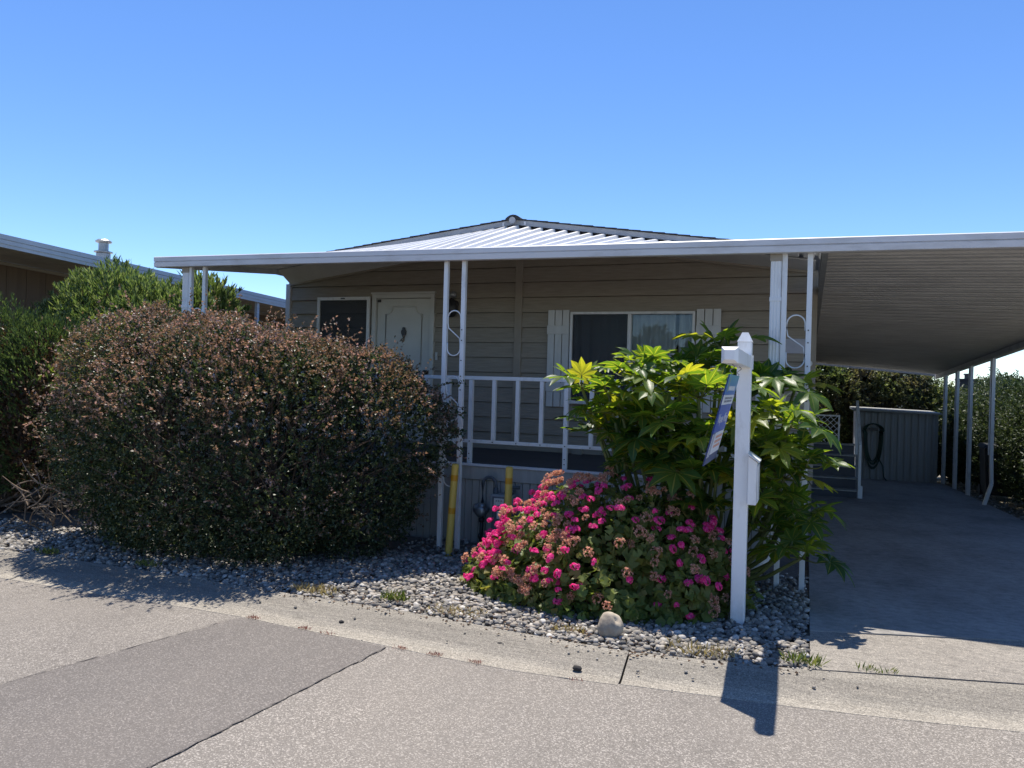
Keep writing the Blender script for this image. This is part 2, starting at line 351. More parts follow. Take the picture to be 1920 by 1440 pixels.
rng = np.random.default_rng(11)
def unit(a): return a / np.maximum(np.linalg.norm(a, axis=1, keepdims=True), 1e-9)
def lump(P, f=3.0, ph=0.0):
    x, y, z = P[:, 0], P[:, 1], P[:, 2]
    return (np.sin(f * x + 1.7 * y * f * .6 + ph) * np.sin(f * 1.3 * z + ph * 2 + .7 * x) + .6 * np.sin(2.1 * f * y + 1.9 * f * x - ph) * np.cos(1.7 * f * z - f * x)) / 1.6
def shell(ells, n, amp=0.08, f=3.0, zmin=0.0, depth=(0.9, 1.0), ph=0.0, pw=2.0):
    E_ = np.array(ells, float); C, A = E_[:, :3], E_[:, 3:]
    area = (A[:, 0] * A[:, 1] + A[:, 1] * A[:, 2] + A[:, 0] * A[:, 2]); pr = area / area.sum()
    outP, outN = [], []; got = 0
    while got < n:
        idx = rng.choice(len(E_), n, p=pr); d = unit(rng.normal(size=(n, 3))); d = d / ((np.abs(d) ** pw).sum(1, keepdims=True)) ** (1 / pw)
        base = C[idx] + A[idx] * d
        s = 1 + amp * lump(base, f, ph)
        q = rng.uniform(*depth, size=n)
        P = C[idx] + A[idx] * d * (s * q)[:, None]
        nn = unit(np.sign(d) * np.abs(d) ** (pw - 1) / A[idx])
        keep = P[:, 2] > zmin
        for j in range(len(E_)):
            t = (np.abs((P - C[j]) / A[j]) ** pw).sum(1) ** (2 / pw)
            keep &= ~((t < 0.80 * depth[0] ** 2) & (idx != j))
        outP.append(P[keep]); outN.append(nn[keep]); got += keep.sum()
    return np.concatenate(outP)[:n], np.concatenate(outN)[:n]
def sprigs(P, Nn, k, L, spread=0.6, upb=0.35):
    """k leaf bases + directions along a short twig at each point"""
    n = len(P)
    d = unit(Nn + upb * np.array([0, 0, 1.0]) + spread * rng.normal(size=(n, 3)))
    t = rng.uniform(0, 1, (n, k)); base = P[:, None] + d[:, None] * (t * L)[..., None]
    r = unit(rng.normal(size=(n * k, 3))).reshape(n, k, 3)
    side = r - (r * d[:, None]).sum(2, keepdims=True) * d[:, None]
    D = d[:, None] * 0.7 + side
    return base.reshape(-1, 3), unit(D.reshape(-1, 3))
def leaves(P, D, l, w, jit=0.3, fold=0.25):
    n = len(P); ll = l * rng.uniform(1 - jit, 1 + jit, n)[:, None]; ww = w * rng.uniform(1 - jit, 1 + jit, n)[:, None]
    S = unit(np.cross(D, rng.normal(size=(n, 3)) * 0.7 + np.array([0, 0, 1.0]))); Nn = np.cross(S, D)
    V = np.stack([P, P + D * ll * .45 + S * ww + Nn * ww * fold, P + D * ll, P + D * ll * .45 - S * ww + Nn * ww * fold], 1).reshape(-1, 3)
    b = np.arange(n)[:, None] * 4
    F = np.concatenate([b + np.array([0, 1, 2]), b + np.array([0, 2, 3])], 1).reshape(-1, 3)
    return V, F
def branchy(base, P, n, r0=0.02, m='bark'):
    mb = MB(); pick = rng.choice(len(P), n)
    for i in pick:
        b = base[rng.integers(len(base))]; p = P[i]; mid = (np.array(b) * .5 + p * .5) + rng.normal(size=3) * .08
        mb.tube([b, tuple(np.array(b) * .75 + mid * .25 + [0, 0, .06]), tuple(mid), tuple(p)], [r0, r0 * .8, r0 * .5, r0 * .2], 5)
    return mb

# ------------------------------------------------------------------ ground
def slope(y): return -0.035 * max(0.0, y - 6.6)
ys = [-60, 4.0, 6.6, 12, 24, 60, 400]
mb = MB(); xs = [-400, -12, 0, 4, 400]
gv = [(x, y, slope(min(y, 60)) - 0.03 + (-0.004 if y < 4.2 else 0)) for y in ys for x in xs]
gf = [(j * 5 + i, j * 5 + i + 1, j * 5 + i + 6, j * 5 + i + 5) for j in range(6) for i in range(4)]
mb.poly(gv, gf); structure(mb.build('ground', 'dry_ground'))

GE = [(-40, 4.75), (-12, 4.65), (-6.5, 4.70), (-5.75, 4.72), (-3.9, 4.69), (-2.36, 4.66), (-1.57, 4.585), (-.93, 4.545), (.055, 4.70), (1.16, 4.98), (3.2, 5.50), (12, 7.6)]
AE = [(-40, 4.1), (-12, 4.1), (-6.5, 4.15), (-5.65, 4.17), (-3.44, 4.205), (-2.35, 4.12), (-1.2, 4.08), (-.89, 4.14), (.5, 4.30), (1.03, 4.39), (3.2, 4.85), (12, 6.8)]
def interp(pl, x): return float(np.interp(x, [p[0] for p in pl], [p[1] for p in pl]))
# road: one sheet whose far edge runs along the gutter
xs = [-60, -12, -6.5, -3.44, -2.35, -1.2, -.89, .5, 1.03, 3.2, 12, 60]
mb = MB(); k = len(xs)
mb.poly([(x, -60, 0) for x in xs] + [(x, interp(AE, x) + 0.02, 0.0) for x in xs], [(i, i + 1, k + i + 1, k + i) for i in range(k - 1)])
road = structure(mb.build('road', 'asphalt'))
mb = MB()
def ragged(p, q, n):
    return [(p[0] + (q[0] - p[0]) * i / n + random.uniform(-.006, .006), p[1] + (q[1] - p[1]) * i / n, .004) for i in range(n)]
pe = [(-5.4, -4, .004)] + ragged((-3.05, -4), (-2.49, 2.44), 50) + ragged((-2.49, 2.44), (-2.345, 4.105), 40) + ragged((-2.345, 4.105), (-3.52, 4.185), 20) + ragged((-3.52, 4.185), (-3.84, 2.77), 40) + ragged((-3.84, 2.77), (-5.4, -4), 50)
mb.poly(pe, [tuple(range(len(pe)))])
structure(mb.build('road_patch', 'asphalt_patch'))
mb = MB()
mat('tar', (0.115, 0.102, 0.096), (0.07, 0.062, 0.06), 0.8, 30)
def wig(p, q, n):
    a, b_ = np.array(p), np.array(q); out = []
    for i in range(n + 1):
        t = i / n; d = b_ - a; nn = np.array([-d[1], d[0]]) / np.linalg.norm(d)
        out.append(a + d * t + nn * (0.004 * math.sin(i * 1.9) + random.uniform(-.004, .004)))
    return out
for a, b_ in (((-3.525, 4.18), (-3.84, 2.77)), ((-3.84, 2.77), (-5.4, -4)), ((-2.345, 4.1), (-2.49, 2.44)), ((-2.49, 2.44), (-3.05, -4))):
    pl = wig(a, b_, 26)
    for p, q in zip(pl[:-1], pl[1:]):
        d = (q - p); nn = np.array([-d[1], d[0]]) / np.linalg.norm(d) * random.choice((.0012, .002, .003, .0045))
        mb.poly([(*(p - nn), .0075), (*(p + nn), .0075), (*(q + nn), .0075), (*(q - nn), .0075)], [(0, 1, 2, 3)])
structure(mb.build('road_seam', 'tar'))

# gutter slabs with joints
gut = bpy.data.objects.new('gutter', None); link(gut); structure(gut)
cuts = [-24, -15.5, -10.2, -5.72, -.915, 3.5, 8.0]
for c0, c1 in zip(cuts[:-1], cuts[1:]):
    xs = [c0 + .006] + [x for x in np.arange(math.ceil(c0 * 2) / 2, c1, .5) if c0 + .05 < x < c1 - .05] + [c1 - .006]
    mb = MB(); prof = [(0, -.05), (0, .002), (.22, .004), (.45, .022), (.8, .045), (.97, .052), (1.0, .045), (1.0, -.08)]
    pts = []
    for i, x in enumerate(xs):
        sk = 0
        g0, g1 = interp(AE, x), interp(GE, x)
        for t, z in prof:
            dx = -.10 * t if x < -5 and (i == 0 or i == len(xs) - 1) else (-.03 * t if (i == 0 or i == len(xs) - 1) else 0)
            pts.append((x + dx, g0 + (g1 - g0) * t + (random.uniform(-.012, .012) if t in (0, 1) else 0), z))
    n = len(prof)
    mb.poly(pts, [(i * n + j, (i + 1) * n + j, (i + 1) * n + j + 1, i * n + j + 1) for i in range(len(xs) - 1) for j in range(n - 1)])
    mb.poly([pts[j] for j in range(n)], [tuple(range(n))]); mb.poly([pts[(len(xs) - 1) * n + j] for j in range(n)], [tuple(range(n))[::-1]])
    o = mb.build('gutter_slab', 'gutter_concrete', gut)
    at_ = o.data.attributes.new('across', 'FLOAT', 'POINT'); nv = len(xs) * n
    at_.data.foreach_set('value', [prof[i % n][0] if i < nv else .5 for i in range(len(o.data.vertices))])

# driveway slabs
drv = bpy.data.objects.new('driveway', None); link(drv); structure(drv)
def J(a, b_): return lambda x: a + b_ * x
jl = [lambda x: interp(GE, x) + .012, J(5.43, .31), J(8.8, .20), J(12.6, .0), J(16.6, 0), J(20.25, 0)]
for (j0, j1, m_) in zip(jl[:-1], jl[1:], ['apron_concrete'] + ['drive_concrete'] * 4):
    cols = [(.058, 3.0)]
    for x0, x1 in cols:
        mb = MB(); xs = np.linspace(x0, x1, 7); pts = []
        for x in xs:
            for (j, off) in ((j0, .005), (j1, -.005)):
                y = j(x) + off; pts.append((x, y, .055 + slope(y) - (0.006 if m_ == 'apron_concrete' else 0)))
        nb = len(pts)
        pts += [(p[0], p[1], p[2] - .12) for p in pts]
        for i in range(6):
            a = 2 * i
            mb_f = [(a, a + 2, a + 3, a + 1)]
            mb_f += [(nb + a, nb + a + 2, a + 2, a), (a + 1, a + 3, nb + a + 3, nb + a + 1)]
            if i == 0: mb.f += [(0, 1, nb + 1, nb)]
            if i == 5: mb.f += [(12, nb + 12, nb + 13, 13)]
            mb.f += mb_f
        mb.v += pts
        mb.build('driveway_slab', m_, drv)
# bed soil under the pebbles
mb = MB(); xs = [-40, -12, -6.5, -3.9, -2.36, -1.57, -.93, .055]
mb.poly([(x, interp(GE, x) - .01, .012) for x in xs] + [(x, 6.6, .012) for x in xs] + [(x, 24, slope(24) + .012) for x in xs], [(r * 8 + i, r * 8 + i + 1, r * 8 + i + 9, r * 8 + i + 8) for r in range(2) for i in range(7)])
structure(mb.build('gravel_bed', 'pebble_base'))

# pebbles (uncountable gravel)
def ico(sub):
    t = (1 + 5 ** .5) / 2
    v = [(-1, t, 0), (1, t, 0), (-1, -t, 0), (1, -t, 0), (0, -1, t), (0, 1, t), (0, -1, -t), (0, 1, -t), (t, 0, -1), (t, 0, 1), (-t, 0, -1), (-t, 0, 1)]
    f = [(0, 11, 5), (0, 5, 1), (0, 1, 7), (0, 7, 10), (0, 10, 11), (1, 5, 9), (5, 11, 4), (11, 10, 2), (10, 7, 6), (7, 1, 8), (3, 9, 4), (3, 4, 2), (3, 2, 6), (3, 6, 8), (3, 8, 9), (4, 9, 5), (2, 4, 11), (6, 2, 10), (8, 6, 7), (9, 8, 1)]
    v = [np.array(p) / np.linalg.norm(p) for p in v]
    for _ in range(sub):
        mid = {}; nf = []
        def md(a, b_):
            k_ = (min(a, b_), max(a, b_))
            if k_ not in mid: q = v[a] + v[b_]; v.append(q / np.linalg.norm(q)); mid[k_] = len(v) - 1
            return mid[k_]
        for a, b_, c_ in f:
            x, y, z = md(a, b_), md(b_, c_), md(c_, a); nf += [(a, x, z), (b_, y, x), (c_, z, y), (x, y, z)]
        f = nf
    return np.array(v), np.array(f)
def pebbles(n, area, sub, z0=(.02, .05), size=(.011, .0265), small=0.4):
    iv, jf = ico(sub); x = rng.uniform(area[0], area[1], n); y = rng.uniform(area[2], area[3], n)
    ge = np.interp(x, [p[0] for p in GE], [p[1] for p in GE]); keep = y > ge + .012
    x, y = x[keep], y[keep]; n = len(x)
    s = rng.uniform(*size, n) * np.where(rng.random(n) < small, .6, 1.0)
    sc = np.stack([s * rng.uniform(.9, 1.35, n), s * rng.uniform(.75, 1.1, n), s * rng.uniform(.5, .8, n)], 1)
    th = rng.uniform(0, 6.283, n); tl = rng.normal(0, .3, n)
    V = iv[None] * sc[:, None] * (1 + .13 * np.sin(iv[None] @ rng.normal(0, 2.2, (n, 3, 1)) + rng.uniform(0, 6, (n, 1, 1))))
    c_, s_ = np.cos(tl)[:, None], np.sin(tl)[:, None]
    yv, zv = V[..., 1] * c_ - V[..., 2] * s_, V[..., 1] * s_ + V[..., 2] * c_
    c_, s_ = np.cos(th)[:, None], np.sin(th)[:, None]
    xv, yv = V[..., 0] * c_ - yv * s_, V[..., 0] * s_ + yv * c_
    z = rng.uniform(*z0, n) - .035 * np.maximum(0, y - 6.6)
    V = np.stack([xv + x[:, None], yv + y[:, None], zv + z[:, None]], 2).reshape(-1, 3)
    F = (jf[None] + (np.arange(n) * len(iv))[:, None, None]).reshape(-1, 3)
    return V, F
def strays(n):     # a few stones that rolled out onto the gutter
    V, F = pebbles(n, (-6, 0, 50, 51), 1, (0, .004), (.005, .013)); k_ = 42; m_ = len(V) // k_
    x = rng.uniform(-6, .3, m_); t = 1 - np.abs(rng.normal(0, .35, m_)); y = np.interp(x, [p[0] for p in AE], [p[1] for p in AE]) * (1 - t) + np.interp(x, [p[0] for p in GE], [p[1] for p in GE]) * t
    c = V.reshape(m_, k_, 3).mean(1); V = V.reshape(m_, k_, 3) - c[:, None]; V += np.stack([x, y, .012 + .045 * np.clip(t, 0, 1)], 1)[:, None]
    return V.reshape(-1, 3), F
def join(parts):
    Vs, Fs, k_ = [], [], 0
    for V, F in parts:
        Vs.append(V); Fs.append(F + k_); k_ += len(V)
    return np.concatenate(Vs), np.concatenate(Fs)
V, F = join([pebbles(15000, (-4.2, .045, 4.5, 6.3), 1), pebbles(8500, (-8.5, -4.2, 4.6, 5.7), 1), strays(70), pebbles(1500, (-3.6, .045, 6.2, 7.2), 0), pebbles(1500, (-12, -8.3, 4.6, 6.5), 0), pebbles(900, (3.02, 3.5, 6.5, 20), 0)])
o = fastobj('gravel', V, F, 'pebbles', None, True); o['kind'] = 'stuff'
o['label'] = 'grey and tan river pebbles covering the front bed'

# ------------------------------------------------------------------ mobile home
HX0, HX1, HY0, HY1, RX = -6.88, .07, 9.0, 21.0, -3.37
def rake(x): return 3.415 - .133 * abs(x - RX)          # underside of roof along the gable wall
home = thing('mobile_home', 'tan lap-sided mobile home with low gable roof behind the awning', 'house', (RX, 9, 0))
def clip(poly, a, b_, c_):   # keep a*x+b*z<=c
    out = []
    for i in range(len(poly)):
        p, q = poly[i], poly[(i + 1) % len(poly)]
        fp, fq = a * p[0] + b_ * p[1] - c_, a * q[0] + b_ * q[1] - c_
        if fp <= 0: out.append(p)
        if fp * fq < 0: t = fp / (fp - fq); out.append((p[0] + (q[0] - p[0]) * t, p[1] + (q[1] - p[1]) * t))
    return out
def subtract(rects, hole):
    out = []
    for (x0, x1, z0, z1) in rects:
        a, b_, c_, d = hole
        if b_ <= x0 or a >= x1 or d <= z0 or c_ >= z1: out.append((x0, x1, z0, z1)); continue
        if a > x0: out.append((x0, a, z0, z1))
        if b_ < x1: out.append((b_, x1, z0, z1))
        xa, xb = max(a, x0), min(b_, x1)
        if c_ > z0: out.append((xa, xb, z0, c_))
        if d < z1: out.append((xa, xb, d, z1))
    return out
DOOR = (-5.47, -4.55, .7, 2.765); WIN = (-2.70, -1.215, 1.40, 2.51)
EXPO = .188; z = .628
while z < 3.4:
    for x0, x1 in ((HX0 + .07, -3.43), (-3.335, HX1 - .05)):
        rs = subtract(subtract([(x0, x1, z + .005, z + EXPO)], DOOR), WIN)
        for (a, b_, c_, d) in rs:
            if d - c_ < .012: continue
            pl = clip([(a, c_), (b_, c_), (b_, d), (a, d)], -.133, 1, 3.415 - .133 * RX)   # left slope: z <= 3.415+.133(x-RX)
            pl = clip(pl, .133, 1, 3.415 + .133 * RX)
            if len(pl) < 3: continue
            n = len(pl)
            yf = lambda q: 8.962 + .034 * (q[1] - z) / EXPO
            mb = MB(); mb.poly([(p[0], yf(p), p[1]) for p in pl] + [(p[0], 9.02, p[1]) for p in pl], [tuple(range(n)), tuple(range(2 * n - 1, n - 1, -1))] + [(i, n + i, n + (i + 1) % n, (i + 1) % n) for i in range(n)])
            mb.build('siding_board', 'siding', home)
    z += EXPO
for (a, b_, c_, d) in subtract(subtract([(HX0 + .03, HX1 - .03, .62, 3.42)], DOOR), WIN):
    pl = clip(clip([(a, c_), (b_, c_), (b_, d), (a, d)], -.133, 1, 3.41 - .133 * RX), .133, 1, 3.41 + .133 * RX)
    if len(pl) > 2:
        n = len(pl); mb = MB(); mb.poly([(p[0], 9.022, p[1]) for p in pl] + [(p[0], 9.035, p[1]) for p in pl], [tuple(range(n)), tuple(range(2 * n - 1, n - 1, -1))] + [(i, n + i, n + (i + 1) % n, (i + 1) % n) for i in range(n)])
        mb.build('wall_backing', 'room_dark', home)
def hb(name, m_, *b_, bevel=0.003, parent=home): return MB().box(*b_).build(name, m_, parent, bevel=bevel)
hb('trim_board', 'trim_tan', -3.43, -3.335, 8.955, 9.01, .62, 3.39)
hb('corner_trim', 'fascia_metal', HX0, HX0 + .072, 8.95, 9.01, .62, 2.93)
hb('corner_trim', 'trim_tan', HX1 - .05, HX1 + .01, 8.955, 9.01, .62, 2.93)
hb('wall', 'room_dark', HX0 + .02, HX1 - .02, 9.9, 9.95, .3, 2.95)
mb = MB(); mb.box(HX1 - .05, HX1, 9.011, HY1, .3, 2.95); mb.build('side_wall', 'siding', home)
mb = MB(); mb.box(HX0, HX0 + .05, 9.011, HY1, .3, 2.95); mb.build('side_wall', 'siding', home)
mb = MB(); mb.box(HX0, HX1, HY1, HY1 + .05, .3, 2.95); mb.build('back_wall', 'siding', home)
mb = MB(); mb.box(HX0 + .05, HX1 - .05, 9.021, HY1 - .01, .5, .6); mb.build('floor', 'room_dark', home)
mb = MB(); mb.box(HX0 + .02, HX1 - .02, 9.0, 9.06, 0, .627); mb.build('skirting', 'skirt_paint', home)
# roof: two slabs, rake trim, stepped shingle courses along the rake, ridge cap
RY0 = 8.70
for s in (-1, 1):
    xe = RX + s * 3.85
    zt = lambda x: 3.613 - (.117 if x < RX else .141) * abs(x - RX)
    mb = MB(); p = [(RX, RY0 + .025, zt(RX) - .06), (xe, RY0 + .025, zt(xe) - .06), (xe, HY1 + .2, zt(xe) - .06), (RX, HY1 + .2, zt(RX) - .06)]
    mb.hexa(p + [(q[0], q[1], q[2] + .055) for q in p]); rf = mb.build('roof', 'rake_trim', home)
    mb = MB(); p = [(RX, RY0, zt(RX) - .062), (xe, RY0, zt(xe) - .062), (xe, RY0 + .024, zt(xe) - .062), (RX, RY0 + .024, zt(RX) - .062)]
    mb.hexa(p + [(q[0], q[1], q[2] + .060) for q in p]); mb.build('rake_board', 'rake_trim', home)
    mb = MB(); mb.box(RX + s * .14 - .012, RX + s * .14 + .012, RY0 - .006, RY0 - .001, zt(RX) - .075, zt(RX) - .03); mb.build('rake_joint', 'fascia_metal', home)
    nc = 28
    for i in range(nc):
        x0, x1 = RX + s * 3.9 * i / nc, RX + s * 3.9 * (i + 1) / nc + s * .02
        mb = MB(); jy = random.uniform(-.012, .006)
        zz = lambda x, o_: zt(x) + o_
        mb.hexa([(x0, RY0 - .02 + jy, zz(x0, .001)), (x1, RY0 - .02 + jy, zz(x1, .006)), (x1, HY1 + .2, zz(x1, .006)), (x0, HY1 + .2, zz(x0, .001)),
                 (x0, RY0 - .02 + jy, zz(x0, .009)), (x1, RY0 - .02 + jy, zz(x1, .016)), (x1, HY1 + .2, zz(x1, .016)), (x0, HY1 + .2, zz(x0, .009))])
        mb.build('shingle_course', 'shingle', rf)
mb = MB(); pts = []
for y in (RY0 - .05, HY1 + .2):
    for t in np.linspace(0, math.pi, 9): pts.append((RX + .092 * math.cos(t) * (1 if abs(math.cos(t)) < .9 else 1.1), y, 3.595 + .068 * math.sin(t)))
mb.poly(pts, [(i, i + 1, 10 + i, 9 + i) for i in range(8)] + [tuple(range(9))[::-1], tuple(range(9, 18))]); rc = mb.build('ridge_cap', 'shingle', home)
mb = MB(); mb.tube([(RX, RY0 - .075, 3.59), (RX, RY0 - .045, 3.59)], .04, 16); mb.build('vent_end', 'rake_trim', rc)

# --- door
dr = hb('door', 'door_white', -5.41, -4.605, 8.985, 9.02, .80, 2.705)
for x0, x1, z0, z1 in ((-5.475, -5.415, .79, 2.765), (-4.60, -4.545, .79, 2.765), (-5.415, -4.60, 2.71, 2.765)):
    hb('door_frame', 'door_white', x0, x1, 8.945, 9.02, z0, z1)
mb = MB(); mb.box(-5.49, -4.53, 8.935, 8.985, 2.767, 2.79); mb.build('door_frame', 'door_white', home)
def ornate(cx, z0, z1, hw, cut=.11):
    pts = []
    for sx, sz in ((1, 1), (-1, 1), (-1, -1), (1, -1)):
        zc_ = z1 if sz > 0 else z0; arc = []
        for t in np.linspace(0, math.pi / 2, 6):
            arc.append((cx + sx * (hw - cut * math.cos(t)), 8.982, zc_ - sz * cut * math.sin(t)))
        if sx * sz < 0: arc = arc[::-1]
        # concave corner
        pts += arc if sx * sz > 0 else arc
    return pts
def moulding(pts, parent):
    mb = MB(); mb.tube(pts + [pts[0]], .012, 6, False); mb.build('moulding', 'door_white', parent, smooth=True)
def panel_path(cx, z0, z1, hw, cut):
    out = []
    cor = [(cx + hw, z1, 180, 270), (cx + hw, z0, 90, 180), (cx - hw, z0, 0, 90), (cx - hw, z1, 270, 360)]
    for (x, zz, a0, a1) in cor:
        rng_ = np.linspace(a0, a1, 6)
        if zz == z1 and x > cx: rng_ = rng_[::1]
        out += [(x + cut * math.cos(R(t)), 8.983, zz + cut * math.sin(R(t))) for t in rng_]
    return out
def concave(cx, z0, z1, hw, cut):
    # clockwise from the top right corner, each corner scooped inwards
    out = []
    for (x, zz, a0, a1) in ((cx + hw, z1, 180, 270), (cx + hw, z0, 90, 180), (cx - hw, z0, 0, 90), (cx - hw, z1, -90, 0)):
        out += [(x + cut * math.cos(R(t)), 8.983, zz + cut * math.sin(R(t))) for t in np.linspace(a0, a1, 7)]
    return out
moulding(concave(-5.007, 1.72, 2.60, .27, .10), dr); moulding(concave(-5.007, .95, 1.60, .27, .10), dr)
mb = MB(); kx, kz = -4.995, 2.25; KN = [(a * .8, b_ * .8) for a, b_ in ((0, .095), (.022, .085), (.018, .065), (.042, .03), (.04, -.01), (.018, -.05), (0, -.10), (-.018, -.05), (-.04, -.01), (-.042, .03), (-.018, .065), (-.022, .085))]
mb.poly([(kx + a, 8.955, kz + b_) for a, b_ in KN]
        + [(kx + a, 8.984, kz + b_) for a, b_ in KN],
        [tuple(range(12))[::-1], tuple(range(12, 24))] + [(i, (i + 1) % 12, 12 + (i + 1) % 12, 12 + i) for i in range(12)])
mb.build('door_knocker', 'dark_metal', dr)
mb = MB(); mb.tube([(-4.65, 8.985, 1.735), (-4.65, 8.95, 1.735), (-4.65, 8.945, 1.735), (-4.65, 8.91, 1.735), (-4.65, 8.895, 1.735)], [.03, .03, .014, .03, .02], 12); mb.build('door_knob', 'dark_metal', dr, smooth=True)
mb = MB(); mb.box(-5.40, -5.36, 8.965, 8.984, 2.66, 2.695); mb.build('door_bracket', 'dark_metal', dr)
mb = MB(); mb.tube([(-4.505, 8.975, 1.96), (-4.505, 8.965, 1.96)], .012, 8); mb.box(-4.52, -4.49, 8.962, 8.978, 1.90, 2.0); mb.build('doorbell', 'shutter_white', home)
# screen door swung open flat against the wall left of the door
sd = hb('screen_door', 'white_metal', -6.335, -6.29, 8.925, 8.955, .82, 2.735)
for b_ in ((-5.545, -5.50, 8.925, 8.955, .82, 2.735), (-6.29, -5.545, 8.925, 8.955, 2.69, 2.735), (-6.29, -5.545, 8.925, 8.955, .82, .95)):
    MB().box(*b_).build('frame_rail', 'white_metal', sd, bevel=.003)
MB().box(-6.29, -5.545, 8.938, 8.941, .95, 2.69).build('screen', 'screen_mesh', sd)
MB().box(-5.95, -5.89, 8.915, 8.926, 2.705, 2.72).build('closer_bracket', 'dark_metal', sd)
# wall lamp, unlit
mb = MB(); mb.tube([(-4.26, 8.978, 2.62), (-4.26, 8.96, 2.62)], .055, 14); mb.tube([(-4.26, 8.96, 2.64), (-4.26, 8.90, 2.68), (-4.26, 8.87, 2.65)], .012, 8); lampo = mb.build('wall_lamp', 'dark_metal', home, smooth=True)
mb = MB(); mb.lathe([(.012, .12), (.03, .11), (.07, .07), (.082, .0), (.075, -.06), (.05, -.11), (.02, -.125)], (-4.26, 8.87, 2.57), 18); mb.build('lamp_shade', 'dark_metal', lampo, smooth=True)
mb = MB(); mb.lathe([(.02, .05), (.045, .03), (.05, 0), (.04, -.03), (.01, -.045)], (-4.24, 8.87, 2.73), 16); mb.build('lamp_globe', 'steel', lampo, smooth=True)
# --- window
wn_ = hb('window', 'white_metal', -2.70, -2.67, 8.935, 9.04, 1.40, 2.51)
for b_ in ((-1.245, -1.215, 8.935, 9.04, 1.40, 2.51), (-2.67, -1.245, 8.935, 9.04, 2.48, 2.51), (-2.67, -1.245, 8.925, 9.04, 1.40, 1.44), (-1.995, -1.955, 8.94, 9.03, 1.44, 2.48)):
    MB().box(*b_).build('window_frame', 'white_metal', wn_, bevel=.003)
MB().box(-2.67, -1.995, 8.985, 8.989, 1.44, 2.48).build('pane', 'window_glass', wn_)
MB().box(-1.955, -1.245, 8.995, 8.999, 1.44, 2.48).build('pane', 'window_glass', wn_)
MB().box(-2.668, -1.997, 8.955, 8.957, 1.442, 2.478).build('insect_screen', 'window_screen', wn_)
def curtain(x0, x1, name):
    mb = MB(); n = 90; pts = []
    for i in range(n + 1):
        x = x0 + (x1 - x0) * i / n
        for zz in (1.3, 2.2, 2.6): pts.append((x, 9.14 + .028 * math.sin(x * 62 + 1.2 * math.sin(x * 9)) * (1.1 - .25 * (zz - 1.3)) + .012 * math.sin(x * 23), zz))
    mb.poly(pts, [(i * 3 + j, i * 3 + 3 + j, i * 3 + 4 + j, i * 3 + 1 + j) for i in range(n) for j in range(2)]); mb.build(name, 'curtain', wn_, smooth=True)
curtain(-2.75, -2.02, 'curtain'); curtain(-1.97, -1.46, 'curtain'); curtain(-1.42, -1.15, 'curtain')
# shutters: three boards, two battens each
def shutter(x0, name='shutter'):
    w = .084; root = None
    for i in range(3):
        xa = x0 + i * (w + .009)
        mb = MB(); mb.box(xa, xa + w, 8.948, 8.968, 1.355, 2.535); o = mb.build(name if i == 0 else 'shutter_board', 'shutter_white', home if i == 0 else root, bevel=.004)
        if i == 0: root = o
    for zz in (2.30, 1.60):
        MB().box(x0 - .004, x0 + .274, 8.928, 8.947, zz - .06, zz + .045).build('batten', 'shutter_white', root, bevel=.003)
shutter(-2.985); shutter(-1.20)
MB().box(-.30, -.03, 8.962, 8.972, 2.04, 2.20).build('wall_plate', 'plate', home)
mb = MB(); mb.tube([(.012, 8.94, 1.93), (.012, 8.90, 1.93)], .035, 12); mb.build('outlet_cover', 'shutter_white', home)

# ------------------------------------------------------------------ porch
porch = thing('porch_deck', 'raised dark-painted porch deck with vertical grey skirting boards', 'porch', (-3.5, 7.2, 0))
PX0, PX1, PY0, PZ = -6.75, -.35, 7.2, .795
nb = 13; bw = (8.97 - PY0) / nb
bm_ = MB().box(PX0, PX1, .004, bw - .004, -.03, 0).mesh('deck_board', 'deck_paint')
for i in range(nb): inst('deck_board', bm_, porch, (0, PY0 + i * bw, PZ))
MB().box(PX0 - .02, PX1 + .02, PY0 - .045, PY0 - .002, PZ - .02, PZ + .006).build('nosing', 'fascia_metal', porch, bevel=.004)
MB().box(PX0, PX1, PY0 - .03, PY0, PZ - .155, PZ - .022).build('rim_board', 'skirt_paint', porch, bevel=.003)
sk = MB().box(.003, .075, 0, .018, 0, .655).mesh('skirt_board', 'skirt_paint')
n = int((PX1 - PX0) / .078)
for i in range(n): inst('skirt_board', sk, porch, (PX0 + i * .078, PY0 - .012 + random.uniform(-.002, .002), -.02))
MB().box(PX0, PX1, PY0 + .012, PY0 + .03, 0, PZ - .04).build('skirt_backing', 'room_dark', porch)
MB().box(-3.56, -3.47, PY0 - .04, PY0 - .0125, 0, PZ - .16).build('skirt_trim', 'skirt_paint', porch, bevel=.003)
MB().box(-2.62, -2.50, 8.90, 8.965, .795, .86).build('sill_block', 'trim_tan', porch)
MB().box(-6.7, -.3, 8.94, 8.965, .80, .84).build('wall_cleat', 'trim_tan', porch)
rail = thing('porch_railing', 'white metal railing with square balusters along the porch edge', 'railing', (-3.5, 7.24, PZ))
RYr = 7.24
MB().box(PX0, PX1, RYr - .024, RYr + .024, 1.652, 1.69).build('top_rail', 'white_metal', rail, bevel=.004)
MB().box(PX0, PX1, RYr - .016, RYr + .016, 1.005, 1.04).build('bottom_rail', 'white_metal', rail, bevel=.003)
balm = MB().box(-.019, .019, -.019, .019, 0, .612).mesh('baluster', 'white_metal')
pstm = MB().box(-.0205, .0205, -.0205, .0205, 0, .855).mesh('rail_post', 'white_metal')
scr = MB().tube([(0, 0, 0), (0, -.006, 0)], .006, 6).mesh('screw', 'dark_metal')
i = 0; x = -3.222 - .2555 * 13
